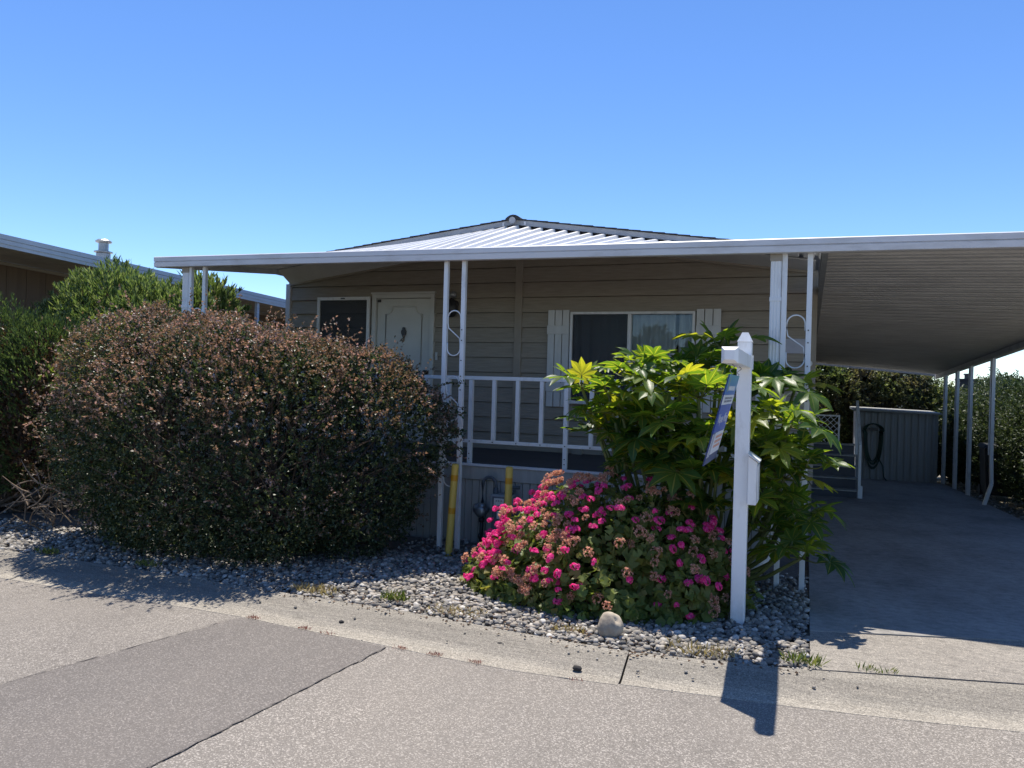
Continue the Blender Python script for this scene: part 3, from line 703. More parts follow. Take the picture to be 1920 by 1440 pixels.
while x < PX1 - .02:
    if i % 4 == 1:
        o = inst('rail_post', pstm, rail, (x, RYr - .002, PZ)); inst('screw', scr, o, (x, RYr - .024, PZ + .05)); inst('screw', scr, o, (x, RYr - .024, PZ + .1))
    else:
        o = inst('baluster', balm, rail, (x, RYr, 1.04))
    inst('screw', scr, o, (x, RYr - .022, 1.022))
    x += .2555; i += 1

# ------------------------------------------------------------------ awning and carport
awn = thing('awning_carport', 'long white metal awning over porch and driveway on slim posts', 'carport', (-1.5, 6.6, 0))
FY = 6.58
def fzb(x): return 2.737 - .0102 * x
mb = MB(); prof = [(0, 0), (-.028, .004), (-.034, .052), (-.020, .056), (-.020, .060), (-.034, .064), (-.036, .108), (-.026, .116), (.02, .116), (.02, 0)]
AX0, AX1 = -6.82, 3.12; n = len(prof); pts = []
xs = np.linspace(AX0, AX1, 12)
for x in xs: pts += [(x, FY + a, fzb(x) + b_) for a, b_ in prof]
mb.poly(pts, [(i * n + j, i * n + (j + 1) % n, (i + 1) * n + (j + 1) % n, (i + 1) * n + j) for i in range(11) for j in range(n)] + [tuple(range(n))[::-1], tuple(range(11 * n, 12 * n))])
mb.build('fascia', 'fascia_metal', awn)
# porch pans: each a ruled strip from the level fascia to the sloping rake
def pan_strip(sec, th=.004):
    """sec: list of (front point, back point) along the profile; closed thin sheet"""
    mb = MB(); n = len(sec); pts = []
    for a, b_ in sec: pts += [a, b_]
    for a, b_ in sec: pts += [(a[0], a[1], a[2] - th), (b_[0], b_[1], b_[2] - th)]
    o_ = 2 * n
    mb.poly(pts, [(2 * i, 2 * i + 2, 2 * i + 3, 2 * i + 1) for i in range(n - 1)] + [(o_ + 2 * i, o_ + 2 * i + 1, o_ + 2 * i + 3, o_ + 2 * i + 2) for i in range(n - 1)]
            + [(2 * i, o_ + 2 * i, o_ + 2 * i + 2, 2 * i + 2) for i in range(n - 1)] + [(2 * i + 1, 2 * i + 3, o_ + 2 * i + 3, o_ + 2 * i + 1) for i in range(n - 1)]
            + [(0, 1, o_ + 1, o_), (2 * n - 2, o_ + 2 * n - 2, o_ + 2 * n - 1, 2 * n - 1)])
    return mb
PP = .1535
npan = int(round((.11 - AX0) / PP))
def backz(x): return 3.405 - .133 * abs(x - RX)
def panz(x): return 3.512 - (.117 if x < RX else .141) * abs(x - RX)
for i in range(npan):
    x0 = AX0 + i * PP; sec = []
    for dx, dz in ((0.0, 0), (.098, 0), (.106, .034), (.138, .034), (.146, 0), (.1525, 0), (.159, -.005)):
        x = x0 + dx; yb = 8.69
        sec.append(((x, FY + .021, fzb(x) + .068 + dz), (x, yb, panz(x) + dz)))
    pan_strip(sec).build('roof_pan', 'awning_white', awn)
# side closure on the left end and rake moulding against the wall
mb = MB(); mb.hexa([(AX0 - .012, FY + .021, fzb(AX0) + .0), (AX0 - .001, FY + .021, fzb(AX0)), (AX0 - .001, 8.7, panz(AX0) - .08), (AX0 - .012, 8.7, panz(AX0) - .08),
                    (AX0 - .012, FY + .021, fzb(AX0) + .114), (AX0 - .001, FY + .021, fzb(AX0) + .114), (AX0 - .001, 8.7, panz(AX0) + .04), (AX0 - .012, 8.7, panz(AX0) + .04)])
mb.build('side_fascia', 'fascia_metal', awn)
for s in (-1, 1):   # soffit return from the pan ends down to the wall
    xe = AX0 + .02 if s < 0 else .05
    mb = MB(); p = [(RX, 8.66, panz(RX) - .03), (xe, 8.66, panz(xe) - .03), (xe, 8.935, backz(xe) - .02), (RX, 8.935, backz(RX) - .02)]
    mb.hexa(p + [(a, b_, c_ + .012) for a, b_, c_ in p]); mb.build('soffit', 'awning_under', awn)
for s in (-1, 1):
    xe = AX0 + .02 if s < 0 else .05
    mb = MB(); p = [(RX, 8.935, backz(RX) - .045), (xe, 8.935, backz(xe) - .045), (xe, 8.96, backz(xe) - .045), (RX, 8.96, backz(RX) - .045)]
    mb.hexa(p + [(a, b_, c_ + .035) for a, b_, c_ in p]); mb.build('wall_moulding', 'trim_tan', awn)
# carport pans run across, bilinear sheet
CX0, CX1, CY0, CY1 = .125, 3.08, FY + .022, 21.7
def cz(u, v):
    f0 = fzb(CX0) + .045 + (fzb(CX1) + .03 - fzb(CX0) - .045) * u; b0 = 2.39 + (2.13 - 2.39) * u
    return f0 + (b0 - f0) * v
CP = .3048; nc = int((CY1 - CY0) / CP)
for i in range(nc):
    y0 = CY0 + i * CP; sec = []
    for dy, dz in ((0, 0), (.085, 0), (.093, .05), (.142, .05), (.150, 0), (.2374, 0), (.2454, .05), (.2944, .05), (.3024, 0), (.312, -.005)):
        y = y0 + dy; v = (y - CY0) / (CY1 - CY0)
        sec.append(((CX1, y, cz(1, v) + dz), (CX0, y, cz(0, v) + dz)))
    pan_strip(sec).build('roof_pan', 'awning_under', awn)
mb = MB(); mb.hexa([(.082, FY + .03, cz(0, 0) - .05), (.13, FY + .03, cz(0, 0) - .05), (.13, CY1, cz(0, 1) - .05), (.082, CY1, cz(0, 1) - .05), (.082, FY + .03, cz(0, 0) + .05), (.124, FY + .03, cz(0, 0) + .05), (.124, CY1, cz(0, 1) + .05), (.082, CY1, cz(0, 1) + .05)])
mb.build('ledger', 'meter_grey', awn)
zr = lambda y: cz(1, (y - CY0) / (CY1 - CY0))
mb = MB(); mb.hexa([(2.96, FY + .03, zr(CY0) - .10), (3.03, FY + .03, zr(CY0) - .10), (3.03, CY1, zr(CY1) - .10), (2.96, CY1, zr(CY1) - .10), (2.96, FY + .03, zr(CY0) - .006), (3.03, FY + .03, zr(CY0) - .006), (3.03, CY1, zr(CY1) - .006), (2.96, CY1, zr(CY1) - .006)])
mb.build('beam', 'fascia_metal', awn)
mb = MB(); mb.hexa([(3.081, FY + .03, zr(CY0) - .06), (3.15, FY + .03, zr(CY0) - .06), (3.15, CY1, zr(CY1) - .06), (3.081, CY1, zr(CY1) - .06), (3.081, FY + .03, zr(CY0) + .05), (3.15, FY + .03, zr(CY0) + .05), (3.15, CY1, zr(CY1) + .05), (3.081, CY1, zr(CY1) + .05)])
mb.build('rain_gutter', 'fascia_metal', awn)
v1 = CY1
mb = MB(); mb.hexa([(CX0, v1 - .02, cz(0, 1) - .05), (CX1, v1 - .02, cz(1, 1) - .05), (CX1, v1 + .015, cz(1, 1) - .05), (CX0, v1 + .015, cz(0, 1) - .05), (CX0, v1 - .02, cz(0, 1) + .05), (CX1, v1 - .02, cz(1, 1) + .05), (CX1, v1 + .015, cz(1, 1) + .05), (CX0, v1 + .015, cz(0, 1) + .05)])
mb.build('rear_fascia', 'meter_grey', awn)
# carport posts on the right (first bent at the foot); bases from the picture
for i, (px, py) in enumerate(((3.0, 11.9), (3.0, 15.4), (3.0, 17.3), (3.0, 18.75), (2.99, 20.15))):
    zb, zt_ = slope(py), zr(py) - .1
    if i == 1:
        mb = MB(); bend = [(px - .10, py - .0, zb), (px + .015, py, zb + .42), (px, py, zb + .9), (px, py, zt_)]
        for a, b_ in zip(bend[:-1], bend[1:]): mb.bar(a, b_, .055, .075)
    else:
        mb = MB().box(px - .0275, px + .0275, py - .0375, py + .0375, zb, zt_)
    po = mb.build('post', 'white_metal', awn, bevel=.004)
    mb = MB().box(px - .05, px - .029, py - .012, py + .012, zb + (.92 if i == 1 else .02), zt_ - .01); mb.build('post_channel', 'fascia_metal', po)
# front ornamental posts with scrolls
def post(x, y=6.655, w=.042):
    o = MB().box(x - w / 2, x + w / 2, y - w / 2, y + w / 2, 0, fzb(x) + .02).build('post', 'white_metal', awn, bevel=.003)
    return o
def scroll(xl, xr, zt_, zb, parent, y=6.655):
    cx, hw = (xl + xr) / 2, (xr - xl) / 2 - .026; p = []
    p.append((cx + hw, y, zt_ - hw - .055))
    for t in np.linspace(0, 180, 13): p.append((cx + hw * math.cos(R(t)), y, zt_ - hw + hw * math.sin(R(t))))
    p.append((cx - hw * .985, y, zt_ - hw - .05)); p.append((cx - hw * .85, y, zt_ - hw - .10))
    p.append((cx + hw * .85, y, zb + hw + .10)); p.append((cx + hw * .985, y, zb + hw + .05))
    for t in np.linspace(0, -180, 13): p.append((cx + hw * math.cos(R(t)), y, zb + hw + hw * math.sin(R(t))))
    p.append((cx - hw, y, zb + hw + .055))
    mb = MB(); mb.tube(p, .0065, 6); mb.build('scroll', 'white_metal', parent, smooth=True)
for xl, xr, off in ((-6.385, -6.19, 0.05), (-3.255, -3.068, 0), (-.195, -.002, -.06)):
    a = post(xl); b_ = post(xr)
    for zt_ in (2.305, 1.68, 1.055): scroll(xl, xr, zt_ + off, zt_ - .43 + off, a)
    for zz in (2.12, 2.02, 1.83, 1.68, 1.55):
        inst('screw', scr, b_, (xr - .002, 6.633, zz))
def downspout(x, y, name='downspout', elbow=False):
    mb = MB(); zt_ = fzb(x) + .02; zb = .36 if elbow else .05
    # fluted rectangular tube
    w, d = .042, .03; prof = []
    for i in range(8): prof.append((-w + 2 * w * i / 7, -d - (.003 if i % 2 else -.002)))
    prof += [(w, d), (-w, d)]
    n = len(prof); pts = [(x + a, y + b2, zz) for zz in (zb, zt_) for a, b2 in prof]
    mb.poly(pts, [(i, (i + 1) % n, n + (i + 1) % n, n + i) for i in range(n)] + [tuple(range(n))[::-1], tuple(range(n, 2 * n))])
    o = mb.build(name, 'white_metal', awn)
    MB().box(x - .048, x + .048, y - .036, y + .034, zt_ - .075, zt_ - .002).build('outlet_collar', 'trim_tan', o, bevel=.003)
    MB().box(x - .046, x + .046, y - .036, y + .034, 2.36, 2.39).build('strap', 'white_metal', o)
    if elbow:
        mb = MB(); mb.tube([(x, y, .40), (x, y - .005, .32), (x - .02, y - .03, .25), (x - .06, y - .06, .20), (x - .13, y - .10, .16)], .04, 10); mb.build('elbow', 'white_metal', o, smooth=True)
    return o
downspout(-6.445, 6.66); downspout(-.262, 6.66, elbow=True)

# ------------------------------------------------------------------ sign post, sign, flyer box
sp_ = thing('sign_post', 'white square vinyl yard sign post with arm, beside the pink geranium', 'sign post', (-.405, 5.5, 0))
mb = MB().box(-.452, -.358, 5.453, 5.547, 0, 1.955); mb.build('post', 'white_vinyl', sp_, bevel=.006)
mb = MB(); mb.poly([(-.455, 5.45, 1.955), (-.355, 5.45, 1.955), (-.355, 5.55, 1.955), (-.455, 5.55, 1.955), (-.425, 5.48, 2.02), (-.385, 5.48, 2.02), (-.385, 5.52, 2.02), (-.425, 5.52, 2.02)], [(3, 2, 1, 0), (0, 1, 5, 4), (1, 2, 6, 5), (2, 3, 7, 6), (3, 0, 4, 7), (4, 5, 6, 7)])
mb.build('post_cap', 'white_vinyl', sp_)
mb = MB().box(-.449, -.361, 4.42, 5.60, 1.775, 1.863); ar = mb.build('arm', 'white_vinyl', sp_, bevel=.005)
mb = MB(); mb.hexa([(-.449, 4.42, 1.775), (-.361, 4.42, 1.775), (-.449, 4.4205, 1.775), (-.361, 4.4205, 1.775)] * 2) if False else None
mb = MB(); mb.poly([(-.451, 4.418, 1.773), (-.359, 4.418, 1.773), (-.359, 4.418, 1.865), (-.451, 4.418, 1.865), (-.432, 4.385, 1.792), (-.378, 4.385, 1.792), (-.378, 4.385, 1.846), (-.432, 4.385, 1.846)], [(0, 1, 5, 4), (1, 2, 6, 5), (2, 3, 7, 6), (3, 0, 4, 7), (4, 5, 6, 7), (3, 2, 1, 0)])
mb.build('arm_cap', 'white_vinyl', ar)
mb = MB().box(-.4555, -.3545, 5.601, 5.615, 1.77, 1.868); mb.build('arm_cap', 'white_vinyl', ar)
# the hanging sign swings a little to the left
sg = thing('yard_sign', 'blue and white hanging yard sign swinging edge-on below the white arm', 'sign', (-.412, 4.82, 1.715))
TL, BL = np.array([-.412, 0, 1.715]), np.array([-.545, 0, 1.185])
dn = (BL - TL); dn_l = np.linalg.norm(dn); dn = dn / dn_l; nr = np.array([dn[2], 0, -dn[0]])   # normal
if nr[0] < 0: nr = -nr
def spt(y, s, off): p = TL + dn * s * dn_l + nr * off; return (p[0], y, p[2])
def panel(y0, y1, s0, s1, o0, o1, name, m_):
    mb = MB(); mb.hexa([spt(y0, s1, o0), spt(y1, s1, o0), spt(y1, s1, o1), spt(y0, s1, o1), spt(y0, s0, o0), spt(y1, s0, o0), spt(y1, s0, o1), spt(y0, s0, o1)])
    return mb.build(name, m_, sg)
Y0s, Y1s = 4.5, 5.15
panel(Y0s, Y1s, 0, 1, -.003, .003, 'panel', 'sign_navy')
bands = [(0.0, .225, 'sign_header'), (.225, .335, 'sign_white'), (.335, .645, 'sign_blue')]
for s0, s1, m_ in bands:
    panel(Y0s + .002, Y1s - .002, s0 + .001, s1 - .001, .003, .0042, 'printed_band', m_)
    panel(Y0s + .002, Y1s - .002, s0 + .001, s1 - .001, -.0042, -.003, 'printed_band', m_)
panel(4.66, 5.13, .65, .90, .003, .0042, 'printed_band', 'sign_white')
panel(4.66, 5.13, .65, .90, -.0042, -.003, 'printed_band', 'sign_white')
panel(4.54, 4.575, .66, .92, .003, .0042, 'printed_stroke', 'sign_white'); panel(4.615, 4.635, .66, .92, .003, .0042, 'printed_stroke', 'sign_white')
panel(4.60, 4.62, .03, .19, .0043, .0048, 'printed_stroke', 'sign_gold')
def text(body, yc_, s, size, m_, ysc=1.0):
    cu = bpy.data.curves.new('lettering', 'FONT'); cu.body = body; cu.size = size; cu.align_x = 'CENTER'; cu.align_y = 'CENTER'; cu.extrude = .0004
    to = bpy.data.objects.new('tmp', cu); COL.objects.link(to)
    bpy.context.view_layer.update()
    me = bpy.data.meshes.new_from_object(to.evaluated_get(bpy.context.evaluated_depsgraph_get())); bpy.data.objects.remove(to)
    me.materials.clear(); me.materials.append(MATS[m_])
    o = bpy.data.objects.new('lettering', me)
    p = spt(yc_, s, .0048); link(o, sg, p)
    xa = Vector((0, 1, 0)); ya = Vector(-dn); za = xa.cross(ya)
    M3 = Matrix((xa * ysc, ya, za)).transposed(); o.rotation_mode = 'QUATERNION'; o.rotation_quaternion = Matrix((xa, ya, za)).transposed().to_quaternion(); o.scale = (ysc, 1, 1)
    return o
text('Wayne Wang', 4.83, .495, .085, 'sign_white', 1.15)
for k_, s in enumerate((.262, .297)):   # two short lines of small grey print, too blurred to read
    y = 4.60
    while y < 5.05:
        w = random.uniform(.018, .05); panel(y, y + w, s - .012, s + .012, .0043, .0047, 'small_print', 'sign_grey'); y += w + random.uniform(.008, .018)
y = 4.66
for w in (.06, .08, .05, .07, .06):
    panel(y, y + w, .125, .175, .0043, .0047, 'small_print', 'sign_white'); y += w + .016
for s0 in (.69, .745, .80):
    y = 4.73
    while y < 5.06:
        w = random.uniform(.02, .05); panel(y, y + w, s0, s0 + .032, .0043, .0047, 'small_print', 'sign_orange'); y += w + .012
for y in (4.58, 5.07):
    mb = MB(); pts = [(-.405, y, 1.772)]
    pts += [(-.405 + .012 * math.sin(t), y + .004 * math.cos(t), 1.772 - .05 * (t / 6.3)) for t in np.linspace(0, 6.3, 14)]; pts.append(spt(y, .012, 0))
    mb.tube(pts, .0022, 6); mb.build('hook', 'steel', sg, smooth=True)
fb = thing('flyer_box', 'small white plastic flyer box fixed to the side of the sign post', 'flyer box', (-.32, 5.5, .86))
mb = MB(); mb.poly([(-.357, 5.40, .855), (-.30, 5.40, .855), (-.30, 5.62, .855), (-.357, 5.62, .855), (-.357, 5.40, 1.185), (-.30, 5.40, 1.145), (-.30, 5.62, 1.145), (-.357, 5.62, 1.185)], [(3, 2, 1, 0), (4, 5, 6, 7), (0, 1, 5, 4), (1, 2, 6, 5), (2, 3, 7, 6), (3, 0, 4, 7)])
mb.build('box', 'white_vinyl', fb, bevel=.004)
mb = MB(); mb.poly([(-.360, 5.385, 1.192), (-.283, 5.385, 1.142), (-.283, 5.635, 1.142), (-.360, 5.635, 1.192), (-.360, 5.385, 1.200), (-.283, 5.385, 1.150), (-.283, 5.635, 1.150), (-.360, 5.635, 1.200)], [(3, 2, 1, 0), (4, 5, 6, 7), (0, 1, 5, 4), (1, 2, 6, 5), (2, 3, 7, 6), (3, 0, 4, 7)])
mb.build('lid', 'white_vinyl', fb)
MB().box(-.2985, -.292, 5.41, 5.61, .87, 1.12).build('front_plate', 'white_vinyl', fb, bevel=.002)

# ------------------------------------------------------------------ bollards, gas meter
def bollard(p, lean, h, label):
    t = thing('bollard', label, 'bollard', p, 'yellow bollards guarding the gas meter')
    P = np.array(p, float); d = np.array([lean[0], lean[1], 1.0])
    at = lambda zz: tuple(P + d * zz)
    mb = MB(); mb.tube([at(-.03), at(h - .02), at(h - .006), at(h)], [.0335, .0335, .031, .022], 18); mb.build('pipe', 'bollard_yellow', t, smooth=False)
    for zz in (h * .82, h * .47):
        mb = MB(); mb.tube([at(zz), at(zz + .055)], .0345, 18); mb.build('reflective_band', 'bollard_band', t)
bollard((-3.06, 6.45, 0), (.055, .0), .87, 'leaning yellow bollard nearer the dark red hedge')
bollard((-2.515, 6.52, 0), (.012, 0), .87, 'upright yellow bollard half hidden behind the pink geranium')
gm = thing('gas_meter', 'grey gas meter with bent pipe in front of porch skirting', 'gas meter', (-2.85, 7.03, 0))
mb = MB(); mb.tube([(-2.99, 7.05, 0), (-2.99, 7.05, .30)], .02, 10); mb.tube([(-2.99, 7.05, .10), (-3.01, 7.05, .10)], .035, 10); mb.tube([(-2.99, 7.05, .24), (-2.99, 7.05, .28)], .03, 10); mb.build('riser_pipe', 'dark_metal', gm, smooth=True)
mb = MB(); mb.lathe([(.02, -.06), (.045, -.055), (.05, -.03), (.03, -.02), (.03, .02), (.05, .03), (.045, .055), (.015, .07)], (-2.99, 7.05, .36), 14); mb.tube([(-3.07, 7.05, .37), (-3.04, 7.05, .37), (-2.99, 7.05, .37), (-2.92, 7.05, .36)], [.045, .055, .03, .025], 12); mb.tube([(-2.99, 7.05, .35), (-2.99, 6.99, .35), (-2.99, 6.98, .35)], [.055, .055, .03], 14); mb.build('regulator', 'steel', gm, smooth=True)
arc = [(-2.985, 7.05, .42), (-2.985, 7.05, .62)] + [(-2.915 - .07 * math.cos(R(t)), 7.05, .62 + .07 * math.sin(R(t))) for t in range(20, 181, 20)] + [(-2.845, 7.05, .56)]
mb = MB(); mb.tube(arc, .0165, 10); mb.lathe([(.028, 0), (.028, .03), (.022, .035), (.022, .06)], (-2.845, 7.05, .53), 12); mb.build('meter_pipe', 'meter_pipe', gm, smooth=True)
mb = MB().box(-2.88, -2.64, 6.97, 7.12, .39, .535); mbx = mb.build('meter_body', 'meter_grey', gm, bevel=.015)
MB().box(-2.865, -2.655, 6.985, 7.11, .16, .388).build('meter_case', 'meter_pipe', gm, bevel=.02)
MB().box(-2.845, -2.70, 6.96, 6.969, .415, .515).build('dial_frame', 'meter_pipe', mbx, bevel=.006)
MB().box(-2.825, -2.72, 6.952, 6.959, .43, .502).build('dial_face', 'dial', mbx, bevel=.006)
for dx in (-.025, 0.0, .025):
    mb = MB(); mb.tube([(-2.772 + dx, 6.9515, .478), (-2.772 + dx, 6.9505, .478)], .009, 10); mb.build('dial_ring', 'meter_grey', mbx)
MB().box(-2.80, -2.72, 6.978, 6.984, .30, .375).build('meter_label', 'paper_white', gm)
mb = MB(); mb.tube([(-2.70, 7.05, .535), (-2.70, 7.05, .58), (-2.70, 7.07, .60), (-2.62, 7.12, .60)], .018, 8); mb.tube([(-2.745, 7.05, .56), (-2.66, 7.05, .56)], .025, 10); mb.build('outlet_pipe', 'meter_pipe', gm, smooth=True)

# rock and little stones
iv, jf = ico(3)
V = iv.copy(); V = V * (1 + .10 * lump(V * 1.0, 1.9, .6)[:, None] + .03 * lump(V, 6)[:, None] + .012 * lump(V, 15)[:, None]); dpt = np.exp(-(((V - np.array([.62, -.35, .62])) ** 2).sum(1)) / .09); V -= V * (.30 * dpt)[:, None]
V = V * np.array([.082, .075, .088]) + np.array([-1.128, 4.80, .105])
o = fastobj('rock', V, jf, 'rock', None, True); tag(o, 'tan rounded rock at the edge of the gravel before geranium', 'rock')
iv1, jf1 = ico(2)
for x, y, r_, lab in ((-1.718, 4.402, .020, 'small dark stone in mid gutter left of the tan rock'), (-1.177, 4.225, .022, 'small dark stone at the gutter edge below the tan rock'), (-2.83, 4.354, .014, 'tiny dark stone on the gutter right of the hedge shadow')):
    V = iv1 * (1 + .15 * lump(iv1 + x, 2.5)[:, None]) * r_ * np.array([1.25, 1, .7]) + np.array([x, y, .022])
    tag(fastobj('stone', V, jf1, 'dark_stone', None, True), lab, 'stone', 'dark stones lying on the gutter')

# ------------------------------------------------------------------ fatsia: each big leaf an object
def fatsia_mesh(seed):
    r_ = random.Random(seed); V, F = [], []
    nl = r_.choice((7, 8, 8, 9)); spread = R(r_.uniform(125, 142)); droop = r_.uniform(.10, .62); cup = r_.uniform(.10, .42)
    for i in range(nl):
        u = (i / (nl - 1)) * 2 - 1; a = u * spread; L = 1.0 - .38 * abs(u) ** 1.4 + r_.uniform(-.05, .05)
        ca, sa = math.cos(a), math.sin(a); k_ = len(V); rows = 8; wob = r_.uniform(0, 6); dl = droop + r_.uniform(-.12, .16); tw_ = r_.uniform(-.5, .5)
        w0 = math.pi / nl * .60 * 2
        for j in range(rows):
            t = j / (rows - 1); rr = t * L
            base = rr * math.tan(spread / (nl - 1)) * 1.02
            lobe = .18 * math.sin(math.pi * min(1, max(0, (t * .90 + .14))) ** 1.15) ** .8 * (1.0 if t < .98 else .1)
            w = min(base, lobe) if t < .45 else lobe
            z_ = cup * rr - dl * rr * rr
            for q in (-1, -.5, 0, .5, 1):
                edge = .012 * math.sin(9 * t + wob + q * 2) * abs(q)
                x, y = rr, q * w * (1 + (.10 * math.sin(17 * t + wob) if abs(q) == 1 else 0))
                zz = z_ + .30 * w * (abs(q) ** 1.3) - .12 * w + edge + tw_ * q * w * t
                V.append((x * ca - y * sa, x * sa + y * ca, zz))
        for j in range(rows - 1):
            for q in range(4):
                b0 = k_ + j * 5 + q; F.append((b0, b0 + 1, b0 + 6, b0 + 5))
    me = fastmesh('leaf', V, F, 'fatsia_leaf', True)
    at_ = me.attributes.new('rib', 'FLOAT', 'POINT'); at_.data.foreach_set('value', [abs((i % 5) - 2) / 2 for i in range(len(V))]); return me
FM = [fatsia_mesh(s) for s in range(12)]
fat = thing('fatsia_shrub', 'large shrub with big hand-shaped glossy leaves behind the sign post', 'shrub', (-.85, 6.15, 0))
stems = MB()
def add_leaf(p, nrm, outd, size, root):
    """p: petiole joint; nrm: leaf plane normal; outd: main lobe direction"""
    z_ = Vector(nrm).normalized(); x_ = Vector(outd); x_ = (x_ - z_ * x_.dot(z_)).normalized(); y_ = z_.cross(x_)
    q = Matrix((x_, y_, z_)).transposed().to_quaternion()
    inst('leaf', random.choice(FM), fat, p, (q.w, q.x, q.y, q.z), size)
    a = Vector(p); b_ = Vector(root); mid = a * .5 + b_ * .5 + Vector((0, 0, -.02))
    stems.tube([tuple(b_), tuple(mid), tuple(a)], [.006, .005, .004], 5)
# stems with a rosette of leaves at each tip: (tip x, y, z, leaves, leaf size)
rf_ = random.Random(5)
tips = [(-1.66, 5.85, 1.62, 7, 0.22), (-1.43, 5.8, 1.58, 8, 0.22), (-1.26, 5.85, 1.69, 9, 0.22), (-1.15, 5.9, 1.77, 9, 0.21), (-1.07, 5.75, 1.59, 8, 0.22), (-0.89, 5.8, 1.66, 9, 0.22), (-0.74, 5.75, 1.56, 8, 0.21), (-0.6, 5.9, 1.61, 8, 0.22), (-1.33, 5.85, 1.42, 7, 0.22), (-0.94, 5.7, 1.38, 9, 0.23), (-0.72, 5.77, 1.24, 9, 0.23), (-1.19, 5.92, 1.16, 8, 0.23), (-0.96, 5.87, 1.1, 7, 0.22), (-1.59, 6.1, 1.29, 6, 0.22), (-0.79, 5.77, 1.0, 9, 0.24), (-0.61, 5.87, 0.97, 9, 0.24), (-0.64, 5.87, 0.73, 7, 0.24), (-0.94, 6.02, 0.81, 6, 0.23), (-0.23, 5.95, 1.44, 8, 0.22), (-0.11, 5.9, 1.37, 9, 0.22), (-0.27, 5.97, 1.21, 9, 0.22), (-0.12, 6.02, 1.15, 8, 0.23), (-0.01, 6.0, 1.07, 6, 0.24), (-0.14, 5.97, 0.99, 9, 0.23), (-0.28, 5.97, 0.86, 8, 0.22), (-0.08, 6.07, 0.75, 8, 0.24), (-0.03, 6.05, 0.67, 6, 0.24), (-0.24, 6.07, 0.58, 7, 0.23), (-0.01, 6.1, 0.39, 6, 0.23), (-0.09, 6.0, 0.47, 6, 0.22), (-0.68, 6.5, 1.98, 7, 0.26), (-0.84, 6.45, 1.8, 8, 0.26), (-1.0, 6.4, 1.75, 6, 0.25), (-0.45, 6.4, 1.67, 8, 0.26), (-0.29, 6.4, 1.68, 7, 0.25), (-0.09, 6.4, 1.64, 7, 0.25), (-1.33, 6.3, 1.43, 6, 0.25), (-0.54, 6.1, 1.34, 8, 0.26), (-0.41, 6.1, 1.1, 8, 0.26), (-1.04, 6.2, 1.23, 7, 0.26), (-1.38, 5.95, 1.22, 9, 0.22), (-1.18, 5.9, 1.02, 9, 0.23), (-1.2, 5.88, 1.36, 9, 0.22), (-1.5, 5.95, 1.42, 8, 0.21), (-0.95, 5.85, 1.2, 9, 0.22), (-1.0, 5.95, 0.95, 9, 0.23)]
for (tx, ty, tz, nlv, sz) in tips:
    b0 = Vector((-.80 + (tx + .8) * .25 + rf_.uniform(-.1, .1), 6.3 + rf_.uniform(-.1, .1), 0)); tp = Vector((tx, ty, tz))
    mid = b0 * .4 + tp * .6 + Vector((0, .1, -.15 * tz))
    stems.tube([tuple(b0), tuple(b0 * .7 + mid * .3 + Vector((0, 0, .1 * tz))), tuple(mid), tuple(tp)], [.022, .02, .016, .012], 7)
    a0 = rf_.uniform(0, 6.28)
    for i in range(nlv):
        a = a0 + i * 2.4; e = i / nlv              # young upright leaves in the middle, old ones outside and lower
        th = R(68 - 100 * e ** .85 + rf_.uniform(-12, 12))       # rise of the blade above level
        od = Vector((math.cos(a), math.sin(a), 0)); pl = (.09 + .17 * e) * rf_.uniform(.8, 1.2)
        thp = th * .6 + .25
        p = tp + od * pl * math.cos(thp) + Vector((0, 0, pl * math.sin(thp)))
        tw = Vector((rf_.uniform(-.2, .2), rf_.uniform(-.2, .2), rf_.uniform(-.1, .1)))
        nrm = Vector((0, 0, 1)) * math.cos(th) - od * math.sin(th) + tw
        out = od * math.cos(th) + Vector((0, 0, math.sin(th)))
        s = sz * (.62 + .5 * e) * rf_.uniform(.68, 1.18)
        if p.z < .12: continue
        add_leaf(p, nrm, out, s, tp)
stems.build('stems', 'petiole', fat, smooth=True)

# ------------------------------------------------------------------ geranium
ger = thing('geranium_bush', 'round geranium bush covered with pink and faded peach flower heads', 'flower bush', (-1.55, 5.8, 0))
GEl = [(-1.40, 5.76, .05, 1.08, .76, .85), (-1.95, 5.72, .04, .62, .52, .46), (-.95, 5.76, .06, .52, .58, .68), (-1.45, 5.56, .04, .95, .52, .34)]
P, Nn = shell(GEl, 4200, .09, 7, .03, (.82, 1.0), pw=1.75)
# round scalloped cupped leaves
def round_leaves(P, Nn, r0):
    n = len(P); up_ = unit(Nn + .5 * np.array([0, 0, 1.]) + .55 * rng.normal(size=(n, 3))); a = unit(np.cross(up_, rng.normal(size=(n, 3)))); b_ = np.cross(up_, a)
    rr = r0 * rng.uniform(.55, 1.25, n)[:, None]; k_ = 9; V = [P - up_ * rr * .25]
    for j in range(k_):
        t = .35 + (2 * math.pi - .7) * j / (k_ - 1); sc = 1 + .09 * (-1) ** j
        V.append(P + (a * math.cos(t) + b_ * math.sin(t)) * rr * sc + up_ * rr * (.16 * math.sin(2.5 * t)))
    V = np.stack(V, 1).reshape(-1, 3); b0 = np.arange(n)[:, None] * (k_ + 1)
    F = np.concatenate([b0 + np.array([0, 1 + j, 2 + j]) for j in range(k_ - 1)], 1).reshape(-1, 3)
    return V, F
V1, F1 = round_leaves(P, Nn, .036); P2, N2 = shell(GEl, 1500, .05, 6, .03, (.6, .8), pw=1.75); V2, F2 = round_leaves(P2, N2, .045)
V, F = join([(V1, F1), (V2, F2)]); fastobj('foliage', V, F, 'geranium_leaf', ger, False)
branchy([(-1.5, 5.85, 0), (-1.2, 5.9, 0), (-1.8, 5.85, 0)], P, 90, .012).build('stems', 'bark', ger)
